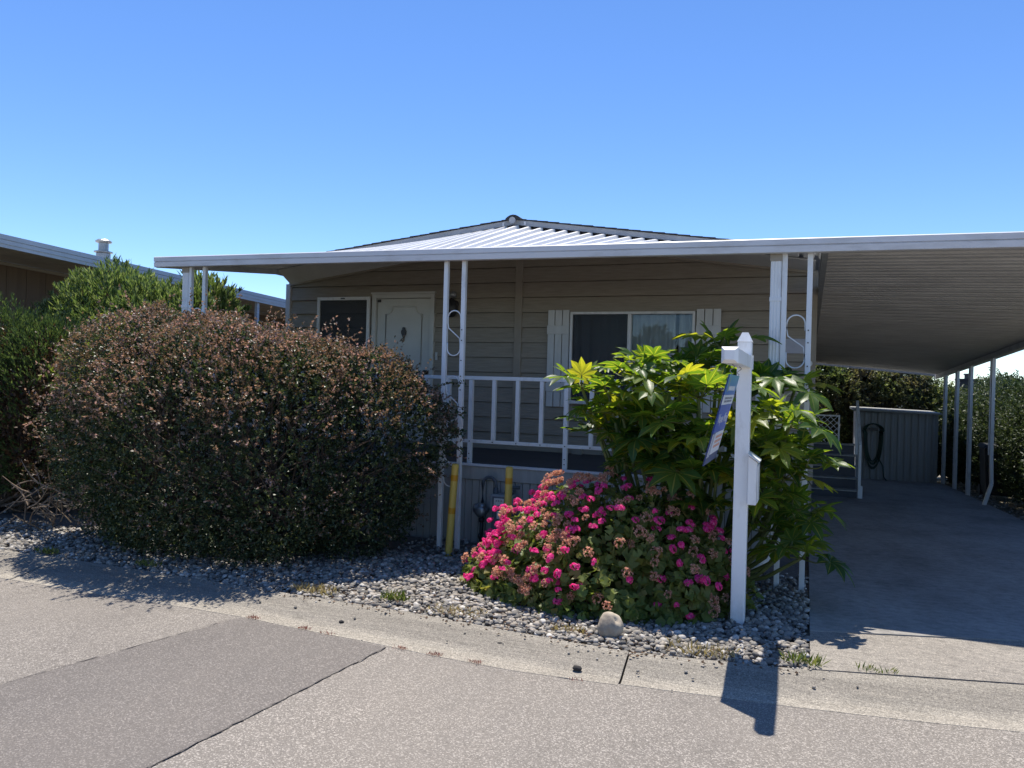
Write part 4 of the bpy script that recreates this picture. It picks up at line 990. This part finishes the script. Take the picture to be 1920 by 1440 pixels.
def head_mesh(m_, nfl, rad, ps, seed, spiky):
    r2 = np.random.default_rng(seed); d = unit(r2.normal(size=(nfl, 3))); d[:, 2] = np.abs(d[:, 2]) * 1.1 - .05; d = unit(d)
    Vs, Fs = [], []; k_ = 0
    for q in d:
        c_ = q * rad * r2.uniform(.35, 1.15); a = np.cross(q, [0.3, .5, .8]); a /= np.linalg.norm(a); b_ = np.cross(q, a)
        for j in range(5):
            t = j * 1.2566 + r2.uniform(-.2, .2); dv = a * math.cos(t) + b_ * math.sin(t); sv = np.cross(q, dv)
            l = ps * r2.uniform(.8, 1.2)
            if spiky: dv = dv * .55 + q * .6; sv = sv * .45
            Vs += [c_, c_ + dv * l * .65 + sv * l * .42 + q * .004, c_ + dv * l + q * (-.003), c_ + dv * l * .65 - sv * l * .42 + q * .004]; Fs += [(k_, k_ + 1, k_ + 2), (k_, k_ + 2, k_ + 3)]; k_ += 4
    return fastmesh('flower_head', np.array(Vs), np.array(Fs), m_)
PK = [head_mesh('geranium_pink', 13, .032, .021, s, False) for s in range(4)]
DK = [head_mesh('geranium_dry', 30, .034, .020, s + 10, True) for s in range(4)]
HP, HN = shell(GEl, 1600, .09, 7, .08, (1.0, 1.10), pw=1.75)
stk = MB()
for p, q in list(zip(HP, HN))[::3]: stk.tube([tuple(p - q * .14 - [0, 0, .05]), tuple(p - q * .05), tuple(p)], .0022, 4)
stk.build('flower_stalks', 'petiole', ger)['kind'] = 'stuff'
vis = (HN[:, 1] < .35)
HP, HN = HP[vis], HN[vis]
npk = ndk = 0
for p, q in zip(HP, HN):
    wgt = .10 + .9 * min(1, max(0, (p[2] - .12) / .5)) * (1.15 if p[0] < -1.35 else .5)
    if random.random() > wgt * .85: continue
    rot = Vector((q[0], q[1], q[2] + .25)).to_track_quat('Z', 'Y'); rq = (rot.w, rot.x, rot.y, rot.z)
    pk = .7 * math.sin(p[0] * 5.1 + p[2] * 7.7) * math.sin(p[2] * 9 - p[0] * 3.3) + random.uniform(-.8, .8) + (.25 if p[0] < -1.5 else 0)
    if pk > .26 and npk < 230: inst('flower_head', random.choice(PK), ger, p, rq, (random.uniform(.5, 1.1), random.uniform(.5, 1.05), random.uniform(.5, .85))); npk += 1
    elif ndk < 240 and random.random() < (.85 if p[0] < -1.35 else .45): inst('dry_flower_head', random.choice(DK), ger, p, rq, random.uniform(.6, 1.15)); ndk += 1

# ------------------------------------------------------------------ big clipped shrub on the left
hed = thing('hedge', 'big rounded dark shrub with reddish-brown leaf tips before the porch', 'hedge', (-5.1, 5.9, 0))
HEl = [(-5.62, 5.74, 1.08, .98, .97, 1.09), (-5.0, 5.62, 1.0, 1.05, 1.00, 1.04), (-4.40, 5.72, .96, .80, .93, 1.00), (-6.22, 5.92, 1.0, .54, .62, .98), (-3.88, 6.02, .98, .66, .60, .88),
       (-3.63, 6.20, 1.12, .56, .48, .52), (-5.0, 5.70, .60, 1.4, .85, .58), (-3.95, 6.05, .50, .62, .50, .50)]
P, Nn = shell(HEl, 11500, .095, 5.0, .10, (.90, 1.02), pw=2.5)
B, D = sprigs(P, Nn, 9, .075, .55, .25); V, F = leaves(B, D, .026, .0085)
P2, N2 = shell(HEl, 3600, .05, 4.2, .05, (.68, .86), pw=2.5); B2, D2 = sprigs(P2, N2, 8, .10, .7, .1); V2, F2 = leaves(B2, D2, .042, .014)
# wisps that stick out of the outline
Pw, Nw = shell(HEl, 420, .095, 5.0, .3, (1.0, 1.03), pw=2.5); Bw, Dw = sprigs(Pw, Nw, 16, .17, .5, .5); Vw, Fw = leaves(Bw, Dw, .026, .008)
Px, Nx = shell(HEl, 260, .075, 5.6, .5, (1.0, 1.02), pw=2.5); Bx, Dx = sprigs(Px, Nx, 20, .30, .65, .6); Vx, Fx = leaves(Bx, Dx, .027, .009); Vw, Fw = join([(Vw, Fw), (Vx, Fx)])
VV, FF = join([(V, F), (V2, F2)]); fastobj('foliage', VV, FF, 'hedge_green', hed)
P3, N3 = shell(HEl, 19000, .095, 5.0, .25, (.97, 1.05), pw=2.5)
wg = np.clip((N3[:, 2] + .30) * 1.0 + (P3[:, 2] - 1.40) * 1.0 + .55 * lump(P3, 6.5, 1.0), 0.015, .66); kp = rng.random(len(P3)) < wg
B3, D3 = sprigs(P3[kp], N3[kp], 8, .065, .5, .45); V3, F3 = leaves(B3, D3, .023, .0085)
VV, FF = join([(V3, F3), (Vw, Fw)]); fastobj('new_growth', VV, FF, 'hedge_red', hed)
branchy([(-5.6, 6, 0), (-4.8, 6.05, 0), (-4.1, 6.1, 0), (-6.2, 5.9, 0)], P, 220, .018).build('stems', 'bark', hed)
# thin whips hanging off the right end over the railing post
mb = MB(); tipsP = []
for k_ in range(9):
    z0 = rf_.uniform(.85, 1.65); p = Vector((-3.15, 6.2, z0)); pts = [tuple(p)]
    d = Vector((.9, .1, rf_.uniform(-.1, .45)))
    for j in range(6):
        p = p + d * .055; d.z -= .10; pts.append(tuple(p)); tipsP += [tuple(p)] * 5
    mb.tube(pts, .003, 4)
mb.build('whips', 'bark', hed)
tp_ = np.array(tipsP); D = unit(rng.normal(size=tp_.shape)); V, F = leaves(tp_ + rng.normal(0, .008, tp_.shape), D, .036, .012); fastobj('whip_leaves', V, F, 'hedge_green', hed)
# yellow-green runners on its left shoulder
cen = np.array([(-7.0, 5.72, 1.62), (-6.85, 5.75, 1.80), (-6.62, 5.85, 1.98), (-6.4, 5.9, 2.10), (-7.15, 5.75, 1.50)]); idx = rng.integers(5, size=170)
Pl = cen[idx] + rng.normal(0, .075, (170, 3)); B, D = sprigs(Pl, unit(rng.normal(size=Pl.shape) + [0, -.5, .8]), 7, .06); V, F = leaves(B, D, .042, .015); fastobj('runner_leaves', V, F, 'hedge_lime', hed)
# dead cut branches at the left foot
db = thing('dead_branches', 'tangle of bare dead branches at the left foot of the hedge', 'branches', (-7.0, 5.65, 0))
mb = MB()
for i in range(52):
    p = Vector((-7.05 + rf_.gauss(0, .22), 5.45 + rf_.gauss(0, .10), rf_.uniform(.03, .5))); d = Vector((rf_.uniform(-1, 1), rf_.uniform(-.3, .2), rf_.uniform(-.25, .7))).normalized(); pts = [tuple(p)]
    for j in range(3): d = (d + Vector((rf_.uniform(-.3, .3), rf_.uniform(-.2, .2), rf_.uniform(-.3, .3)))).normalized(); p = p + d * .11; p.z = max(p.z, .04); pts.append(tuple(p))
    mb.tube(pts, [.008, .007, .005, .003], 5)
mb.build('twigs', 'dead_twig', db)

# ------------------------------------------------------------------ juniper + oleander left
jun = thing('juniper_bush', 'dark feathery juniper at the far left edge beside the hedge', 'shrub', (-8.3, 6.1, 0))
JE = [(-8.5, 6.1, 1.2, .9, .7, 1.05), (-7.75, 6.1, 1.05, .55, .6, .95), (-9.2, 6.0, .9, .9, .7, .95), (-8.0, 6.2, 1.65, .6, .5, .50)]
P, Nn = shell(JE, 5200, .12, 4.5, .35, (.85, 1.06)); B, D = sprigs(P, Nn, 13, .16, .5, .7); D = unit(D * .6 + np.repeat(unit(Nn + [0, 0, .8]), 13, 0)); V, F = leaves(B, D, .045, .0055)
P2, N2 = shell(JE, 1800, .1, 4.5, .2, (.6, .82)); B2, D2 = sprigs(P2, N2, 9, .18, .8, .2); V2, F2 = leaves(B2, D2, .07, .014)
fastobj('foliage', V, F, 'juniper', jun); fastobj('dead_foliage', V2, F2, 'juniper_brown', jun)
branchy([(-8.3, 6.1, 0), (-8.6, 6.1, 0)], P, 60, .03).build('trunk', 'bark', jun)
ole = thing('oleander', 'light green oleander rising behind the hedge by neighbouring roof', 'shrub', (-8.3, 7.6, 0))
OE = [(-8.55, 7.6, 2.20, .75, .55, .70), (-7.85, 7.65, 2.07, .65, .55, .63), (-7.2, 7.7, 2.05, .52, .45, .72), (-9.15, 7.6, 1.95, .6, .5, .62)]
P, Nn = shell(OE, 2600, .16, 5, .6, (.80, 1.05)); B, D = sprigs(P, Nn, 15, .16, .5, .9); D = unit(D + .8 * np.array([0, 0, 1.]) + .3 * np.repeat(Nn, 15, 0)); V, F = leaves(B, D, .085, .010, fold=.4)
fastobj('foliage', V, F, 'oleander', ole)
branchy([(-8.3, 7.6, 0), (-7.9, 7.6, 0), (-8.0, 7.7, .1)], P, 50, .025).build('trunk', 'bark', ole)

# ------------------------------------------------------------------ weeds
def tuft(p, n, h, m_, label, spread=.06, cat='weed', grp='weeds along the gravel edge'):
    P = np.array(p) + np.concatenate([np.clip(rng.normal(0, spread, (n, 2)), -spread * 1.5, spread * 1.5) * [1.3, .6], np.zeros((n, 1))], 1); D = unit(rng.normal(0, .55, (n, 3)) * [1, 1, 0] + [0, 0, 1.0]); V, F = leaves(P, D, h, h * .09, .5)
    o = fastobj('weed', V, F, m_); tag(o, label, cat, grp)
tuft((-2.72, 4.86, .05), 90, .07, 'weed_green', 'bright green weed tuft in the sunlit gravel', .045)
tuft((.02, 4.80, .05), 80, .06, 'weed_green', 'green weed at the corner of gravel and driveway', .05)
tuft((.41, 4.83, .05), 50, .035, 'weed_green', 'low green weed in the driveway joint', .05)
tuft((-6.08, 4.78, .05), 90, .05, 'weed_green', 'green weed at far left by the shaded gutter joint', .06)
tuft((-5.0, 4.82, .05), 80, .05, 'weed_green', 'green weed in the hedge shadow along the gutter', .05)
tuft((-3.35, 4.80, .05), 160, .05, 'weed_dry', 'dry yellowish weeds where hedge shadow ends', .09)
tuft((-2.2, 4.78, .05), 130, .04, 'weed_dry', 'dry low weeds at gravel edge left of geranium', .10)
tuft((-.55, 4.72, .05), 140, .045, 'weed_dry', 'dry straw weeds beside the sign shadow', .10)
tuft((-1.38, 4.78, .04), 70, .045, 'weed_dry', 'small straw tuft left of the tan rock', .05)
mossw = iter(('where the road patch begins at left', 'second from the patch corner', 'small one mid patch', 'just right of the patch end', 'right of the patch, larger', 'below the sunlit gravel', 'nearest the gutter crack'))
for x, n in ((-3.42, 60), (-2.99, 60), (-2.80, 30), (-2.25, 50), (-2.02, 60), (-1.75, 50), (-1.15, 25)):
    tuft((x, interp(AE, x) + .0, .004), n, .02, 'weed_red', 'reddish moss in gutter joint, ' + next(mossw), .022, 'moss', 'reddish moss along the gutter joint')

# ------------------------------------------------------------------ neighbour on the left
nei = thing('neighbour_home', 'brown neighbouring mobile home with long white eave at left', 'house', (-11, 10, 0))
ez = lambda y: 3.285 - .035 * (y - 6.5)
Ya, Yb = 4.5, 26
def slab(x0, x1, za, zb, name, m_, par=nei, y0=Ya, y1=Yb):
    mb = MB(); mb.hexa([(x0, y0, ez(y0) + za), (x1, y0, ez(y0) + za), (x1, y1, ez(y1) + za), (x0, y1, ez(y1) + za), (x0, y0, ez(y0) + zb), (x1, y0, ez(y0) + zb), (x1, y1, ez(y1) + zb), (x0, y1, ez(y1) + zb)])
    return mb.build(name, m_, par)
slab(-9.33, -9.30, -.155, 0, 'eave_fascia', 'neigh_trim')
slab(-9.30, -9.285, -.055, .004, 'fascia_lip', 'neigh_trim'); slab(-9.30, -9.29, -.11, -.062, 'fascia_lip', 'neigh_trim')
for i in range(60):
    y0 = Ya + i * (Yb - Ya) / 60; y1 = y0 + (Yb - Ya) / 60 - .012
    mb = MB(); mb.hexa([(-10.6, y0, ez(y0) - .10), (-9.335, y0, ez(y0) - .14), (-9.335, y1, ez(y1) - .14), (-10.6, y1, ez(y1) - .10), (-10.6, y0, ez(y0) - .08), (-9.335, y0, ez(y0) - .12), (-9.335, y1, ez(y1) - .12), (-10.6, y1, ez(y1) - .08)])
    mb.build('soffit_pan', 'neigh_soffit', nei)
mb = MB(); mb.hexa([(-15.5, Ya, ez(Ya) + .35), (-9.34, Ya, ez(Ya) - .03), (-9.34, Yb, ez(Yb) - .03), (-15.5, Yb, ez(Yb) + .35), (-15.5, Ya, ez(Ya) + .40), (-9.34, Ya, ez(Ya) + .01), (-9.34, Yb, ez(Yb) + .01), (-15.5, Yb, ez(Yb) + .40)]); mb.build('roof', 'neigh_roof', nei)
for i in range(54):
    y0 = 5.2 + i * .3
    mb = MB(); zt_ = ez(y0) - .115; mb.box(-10.7, -10.64 + .003 * (i % 2), y0 + .004, y0 + .296, slope(y0), zt_); mb.build('wall_panel', 'neigh_wall', nei)
slab(-10.64, -10.60, -.155, -.115, 'wall_top_trim', 'neigh_soffit', y0=5.2, y1=21.4)
mb = MB(); mb.box(-15.4, -10.7, 5.2, 21.4, -.4, 2.5); mb.build('wall', 'neigh_wall', nei)
for y in (4.8, 11.38, 16.5): MB().box(-9.40, -9.345, y - .03, y + .03, slope(y), ez(y) - .15).build('post', 'neigh_trim', nei)
mb = MB(); mb.lathe([(.10, -.3), (.10, .06), (.095, .07), (.13, .08), (.13, .095), (.07, .11), (.07, .22), (.11, .23), (.115, .25), (.08, .275), (.02, .285)], (-9.9, 8.55, 3.33), 18); mb.build('roof_vent', 'steel', nei, smooth=False)

# ------------------------------------------------------------------ far right: steps, lattice, shed, hose, bin, hedges
st = thing('side_steps', 'dark steps with pale nosings up to the side door under carport', 'steps', (.4, 15, -.3))
for i in range(5):
    y0 = 14.9 + i * .26; zt_ = -.29 + .187 * (i + 1)
    MB().box(.09, .86, y0, 16.3, zt_ - .187 if i else -.32, zt_ - .022 - .001 * i).build('riser', 'deck_paint', st)
    MB().box(.085, .875, y0 - .025, y0 + .28, zt_ - .021, zt_).build('nosing', 'skirt_paint', st, bevel=.003)
for y, z0 in ((14.88, -.29), (16.0, .45)): MB().box(.878, .925, y, y + .05, z0, z0 + 1.0 + (0 if y > 15 else .0)).build('handrail_post', 'white_metal', st, bevel=.003)
mb = MB(); mb.bar((.90, 14.9, .69), (.90, 16.05, 1.46), .05, .05); mb.build('handrail', 'white_metal', st)
MB().box(.878, .955, 14.86, 14.93, -.30, -.02).build('newel_base', 'white_metal', st)
lat = thing('lattice_panel', 'white diagonal lattice panel beside the dark side steps', 'lattice', (.35, 16.35, .5))
lx0, lx1, lz0, lz1, ly = .10, .585, .50, 1.15, 16.36
for sgn in (1, -1):
    c_ = -1.2
    while c_ < 1.3:
        # line z - lz0 = sgn*(x-lx0) + c
        pts = []
        for x in (lx0, lx1):
            zz = lz0 + sgn * (x - lx0) + c_
            if lz0 <= zz <= lz1: pts.append((x, zz))
        for zz in (lz0, lz1):
            x = lx0 + sgn * (zz - lz0 - c_)
            if lx0 < x < lx1: pts.append((x, zz))
        if len(pts) >= 2 and math.dist(pts[0], pts[1]) > .05:
            a, b_ = pts[0], pts[1]; yy = ly + (.006 if sgn > 0 else -.006)
            mb = MB(); mb.bar((a[0], yy, a[1]), (b_[0], yy, b_[1]), .010, .034, (0, 1, 0)); mb.build('lattice_strip', 'white_vinyl', lat)
        c_ += .115
for b_ in ((lx0 - .03, lx0, lz0, lz1), (lx1, lx1 + .03, lz0, lz1), (lx0 - .03, lx1 + .03, lz1, lz1 + .03), (lx0 - .03, lx1 + .03, lz0 - .03, lz0)):
    MB().box(b_[0], b_[1], ly - .016, ly + .016, b_[2], b_[3]).build('lattice_frame', 'white_vinyl', lat)
shed = thing('storage_shed', 'low grey metal storage shed at the end of the carport', 'shed', (2.0, 20.8, -.48))
SX0, SX1, SY0, SZ0, SZ1 = 1.15, 2.88, 20.32, -.48, 1.16
n = 12; w = (SX1 - SX0) / n
for i in range(n):
    x0 = SX0 + i * w; mb = MB()
    pts = [(x0, SY0), (x0 + w * .16, SY0 - .022), (x0 + w * .34, SY0 - .022), (x0 + w * .5, SY0), (x0 + w, SY0), (x0 + w, SY0 + .01), (x0, SY0 + .01)]
    k_ = len(pts); mb.poly([(a, b_, SZ0) for a, b_ in pts] + [(a, b_, SZ1) for a, b_ in pts], [(j, (j + 1) % k_, k_ + (j + 1) % k_, k_ + j) for j in range(k_)]); mb.build('wall_panel', 'shed_metal', shed)
MB().box(SX0, SX0 + .02, SY0 + .011, 22.0, SZ0, SZ1).build('side_wall', 'shed_trim', shed); MB().box(SX1 - .02, SX1, SY0 + .011, 22.0, SZ0, SZ1).build('side_wall', 'shed_metal', shed); MB().box(SX0, SX1, 22.001, 22.02, SZ0, SZ1).build('back_wall', 'shed_metal', shed)
MB().box(SX0 - .015, SX0 + .05, SY0 - .035, SY0 - .0225, SZ0, SZ1).build('corner_trim', 'shed_trim', shed)
mb = MB(); mb.hexa([(SX0 - .10, SY0 - .12, SZ1 + .04), (SX1 + .06, SY0 - .12, SZ1), (SX1 + .06, 22.1, SZ1 + .02), (SX0 - .10, 22.1, SZ1 + .06), (SX0 - .10, SY0 - .12, SZ1 + .09), (SX1 + .06, SY0 - .12, SZ1 + .04), (SX1 + .06, 22.1, SZ1 + .06), (SX0 - .10, 22.1, SZ1 + .11)]); mb.build('roof', 'shed_metal', shed)
hose = thing('garden_hose', 'dark green garden hose coiled on a hanger on the shed', 'hose', (1.47, 20.2, .7))
mb = MB()
for k_ in range(5):
    hw, l = .16 + .018 * k_, .95 + .08 * k_ * (1 if k_ % 2 else .6); pts = []
    for t in np.linspace(0, 2 * math.pi, 40):
        zz = math.sin(t); pts.append((1.50 + hw * math.cos(t) * (1 if zz > 0 else .85 - .1 * zz), 20.24 - .02 * k_, .72 + (.18 * zz if zz > 0 else l * zz * .75)))
    mb.tube(pts, .016, 6)
mb.tube([(1.62, 20.18, .1), (1.72, 20.15, -.1), (1.74, 20.1, -.35), (1.82, 20.0, -.45), (1.95, 19.95, -.455), (2.1, 20.05, -.455)], .016, 6); mb.build('coil', 'hose_green', hose, smooth=True)
MB().box(1.40, 1.60, 20.16, 20.29, .74, .80).build('hanger', 'dark_metal', hose)
bn = thing('trash_bin', 'dark wheeled trash bin in the shade behind carport posts', 'bin', (3.55, 17.9, -.4))
mb = MB(); a, b_ = .24, .28; mb.hexa([(3.6 - a, 17.9 - a, -.33), (3.6 + a, 17.9 - a, -.33), (3.6 + a, 17.9 + a, -.33), (3.6 - a, 17.9 + a, -.33), (3.6 - b_, 17.9 - b_, .60), (3.6 + b_, 17.9 - b_, .60), (3.6 + b_, 17.9 + b_, .60), (3.6 - b_, 17.9 + b_, .60)]); mb.build('body', 'bin_plastic', bn, bevel=.02)
mb = MB(); mb.hexa([(3.29, 17.58, .602), (3.91, 17.58, .602), (3.91, 18.22, .602), (3.29, 18.22, .602), (3.33, 17.62, .66), (3.87, 17.62, .66), (3.87, 18.18, .68), (3.33, 18.18, .68)]); mb.build('lid', 'bin_plastic', bn, bevel=.01)
for x in (3.36, 3.84): mb = MB(); mb.tube([(x - .03, 18.13, -.28), (x + .03, 18.13, -.28)], .11, 14); mb.build('wheel', 'dark_metal', bn)
mb = MB(); mb.bar((3.36, 18.21, .58), (3.84, 18.21, .58), .03, .03); mb.build('handle', 'bin_plastic', bn)
pb = MB(); pb.hexa([(3.52, 17.45, .47), (3.85, 17.40, .40), (3.88, 17.58, .42), (3.55, 17.60, .49), (3.52, 17.45, .485), (3.85, 17.40, .415), (3.88, 17.58, .435), (3.55, 17.60, .505)])

def bush(name, label, cat, ells, nspr, kk, L, lf, wd, m_, loc, amp=.12, f=3, grp=None, upb=.4, inner=.35, zmin=-.3, trunk=True):
    t = thing(name, label, cat, loc, grp)
    P, Nn = shell(ells, nspr, amp, f, zmin, (.86, 1.05)); B, D = sprigs(P, Nn, kk, L, .55, upb); V, F = leaves(B, D, lf, wd)
    P2, N2 = shell(ells, int(nspr * inner), amp, f, zmin, (.6, .8)); B2, D2 = sprigs(P2, N2, kk, L * 1.2, .7, .1); V2, F2 = leaves(B2, D2, lf * 1.6, wd * 1.7)
    V, F = join([(V, F), (V2, F2)]); fastobj('crown', V, F, m_, t)
    if trunk: branchy([(loc[0] + dx, loc[1], loc[2]) for dx in (-.15, 0, .15)], P, 40, .04).build('trunk', 'bark', t)
    return t
bush('tree', 'leafy tree behind the side steps, close to the house wall', 'tree', [(.55, 22.8, 1.0, .9, .7, 1.4), (1.0, 23.2, 1.3, .9, .7, 1.2), (.3, 23.2, 1.9, .8, .7, .9)], 2300, 11, .16, .085, .024, 'back_tree', (.6, 22.9, -.55))
bush('tree', 'tall sunlit purplish-green shrub behind the shed roof', 'tree', [(2.0, 23.4, 1.2, .95, .7, 1.25), (2.6, 23.6, 1.0, .85, .7, 1.25), (1.5, 23.6, 1.5, .7, .6, .95)], 2500, 11, .15, .07, .02, 'back_tree', (2.1, 23.5, -.55), amp=.16)
bush('tree', 'sparse leafy shrub right of the shed against the sky', 'tree', [(3.25, 23.4, .9, .65, .6, 1.15), (3.6, 23.8, .8, .6, .6, .9)], 1200, 10, .16, .06, .018, 'back_tree', (3.3, 23.4, -.55), amp=.18)
bush('conifer_hedge', 'dark conifer hedge right of carport, farther section behind the bin', 'hedge', [(4.2, 21.0, .6, .85, 1.4, 1.40), (4.15, 18.9, .6, .75, 1.3, 1.32), (4.5, 22.6, .7, .9, 1.0, 1.35)], 4200, 11, .17, .07, .012, 'cypress', (4.2, 20, -.45), amp=.14, f=4, grp='conifers along the right side of the carport')
bush('conifer_hedge', 'dark conifer hedge right of carport, middle section', 'hedge', [(4.15, 16.7, .65, .72, 1.25, 1.32), (4.3, 15.0, .65, .75, 1.1, 1.30)], 4200, 11, .14, .06, .010, 'cypress', (4.2, 16, -.33), amp=.13, f=4.5, grp='conifers along the right side of the carport')
bush('conifer_hedge', 'dark conifer hedge right of carport, nearest section at picture edge', 'hedge', [(4.3, 13.2, .55, .75, 1.1, 1.1), (4.0, 14.0, .2, .6, .8, .8)], 2600, 11, .13, .06, .010, 'cypress', (4.25, 13.4, -.23), amp=.13, f=4.5, grp='conifers along the right side of the carport')
# distant house roof and chimney above the right hedge
dh = thing('distant_house', 'distant house roof with chimney peeping above right hedge', 'house', (5.3, 31, -1))
mb = MB(); mb.box(3.6, 14, 31, 38, -1.0, 1.55); mb.build('wall', 'trim_tan', dh)
mb = MB(); mb.poly([(3.3, 30.7, 1.55), (14.3, 30.7, 1.55), (14.3, 38.3, 1.55), (3.3, 38.3, 1.55), (3.3, 34.5, 1.95), (14.3, 34.5, 1.95)], [(0, 1, 5, 4), (2, 3, 4, 5), (0, 4, 3), (1, 2, 5), (3, 2, 1, 0)]); mb.build('roof', 'shingle', dh)
mb = MB(); mb.box(5.35, 5.95, 33.2, 33.8, 1.5, 2.2); mb.box(5.3, 6.0, 33.15, 33.85, 2.2, 2.27); ch = mb.build('chimney', 'shingle', dh)
mb = MB(); mb.lathe([(.08, 0), (.08, .14), (.12, .15), (.1, .2)], (5.65, 33.5, 2.27), 10); mb.build('flue', 'dark_metal', ch)

opp = thing('opposite_home', 'pale home across the street, seen only mirrored in the window', 'house', (-6, -16, 0))
MB().box(-16, -5.5, -24, -16, 0, 2.6).build('wall', 'neigh_soffit', opp)
mb = MB(); mb.poly([(-16.5, -24.5, 2.6), (-5, -24.5, 2.6), (-5, -15.4, 2.6), (-16.5, -15.4, 2.6), (-16.5, -20, 3.6), (-5, -20, 3.6)], [(0, 1, 5, 4), (2, 3, 4, 5), (0, 4, 3), (1, 2, 5), (3, 2, 1, 0)]); mb.build('roof', 'neigh_roof', opp)
bush('tree', 'dark tree across the street, mirrored low in the right window pane', 'tree', [(-3.6, -17.5, 2.4, 1.6, 1.4, 2.3)], 900, 9, .3, .16, .05, 'back_tree', (-3.6, -17.5, 0))
bush('tree', 'second tree across the street, mirrored in the window beside the first', 'tree', [(-6.9, -18.5, 2.2, 1.3, 1.2, 2.0)], 800, 9, .3, .16, .05, 'cypress', (-6.9, -18.5, 0))

bush('conifer_hedge', 'low dark conifer filling the corner between shed and hedge', 'hedge', [(3.5, 21.6, .3, .55, .9, 1.0), (3.45, 20.2, .0, .30, .6, .7)], 1500, 10, .16, .07, .013, 'cypress', (3.5, 21.5, -.5), amp=.14, f=4, grp='conifers along the right side of the carport')

# leaf litter and fallen petals on the gravel
n = 420; x = rng.uniform(-4.2, .0, n); y = np.interp(x, [p[0] for p in GE], [p[1] for p in GE]) + np.abs(rng.normal(0, .22, n)) - .10
P = np.stack([x, y, np.where(y < np.interp(x, [p[0] for p in GE], [p[1] for p in GE]), .056, .075)], 1); D = unit(rng.normal(size=(n, 3)) * [1, 1, .15]); V, F = leaves(P, D, .024, .008)
o = fastobj('leaf_litter', V, F, 'juniper_brown'); o['kind'] = 'stuff'; o['label'] = 'dry brown leaf litter strewn over the gravel edge'
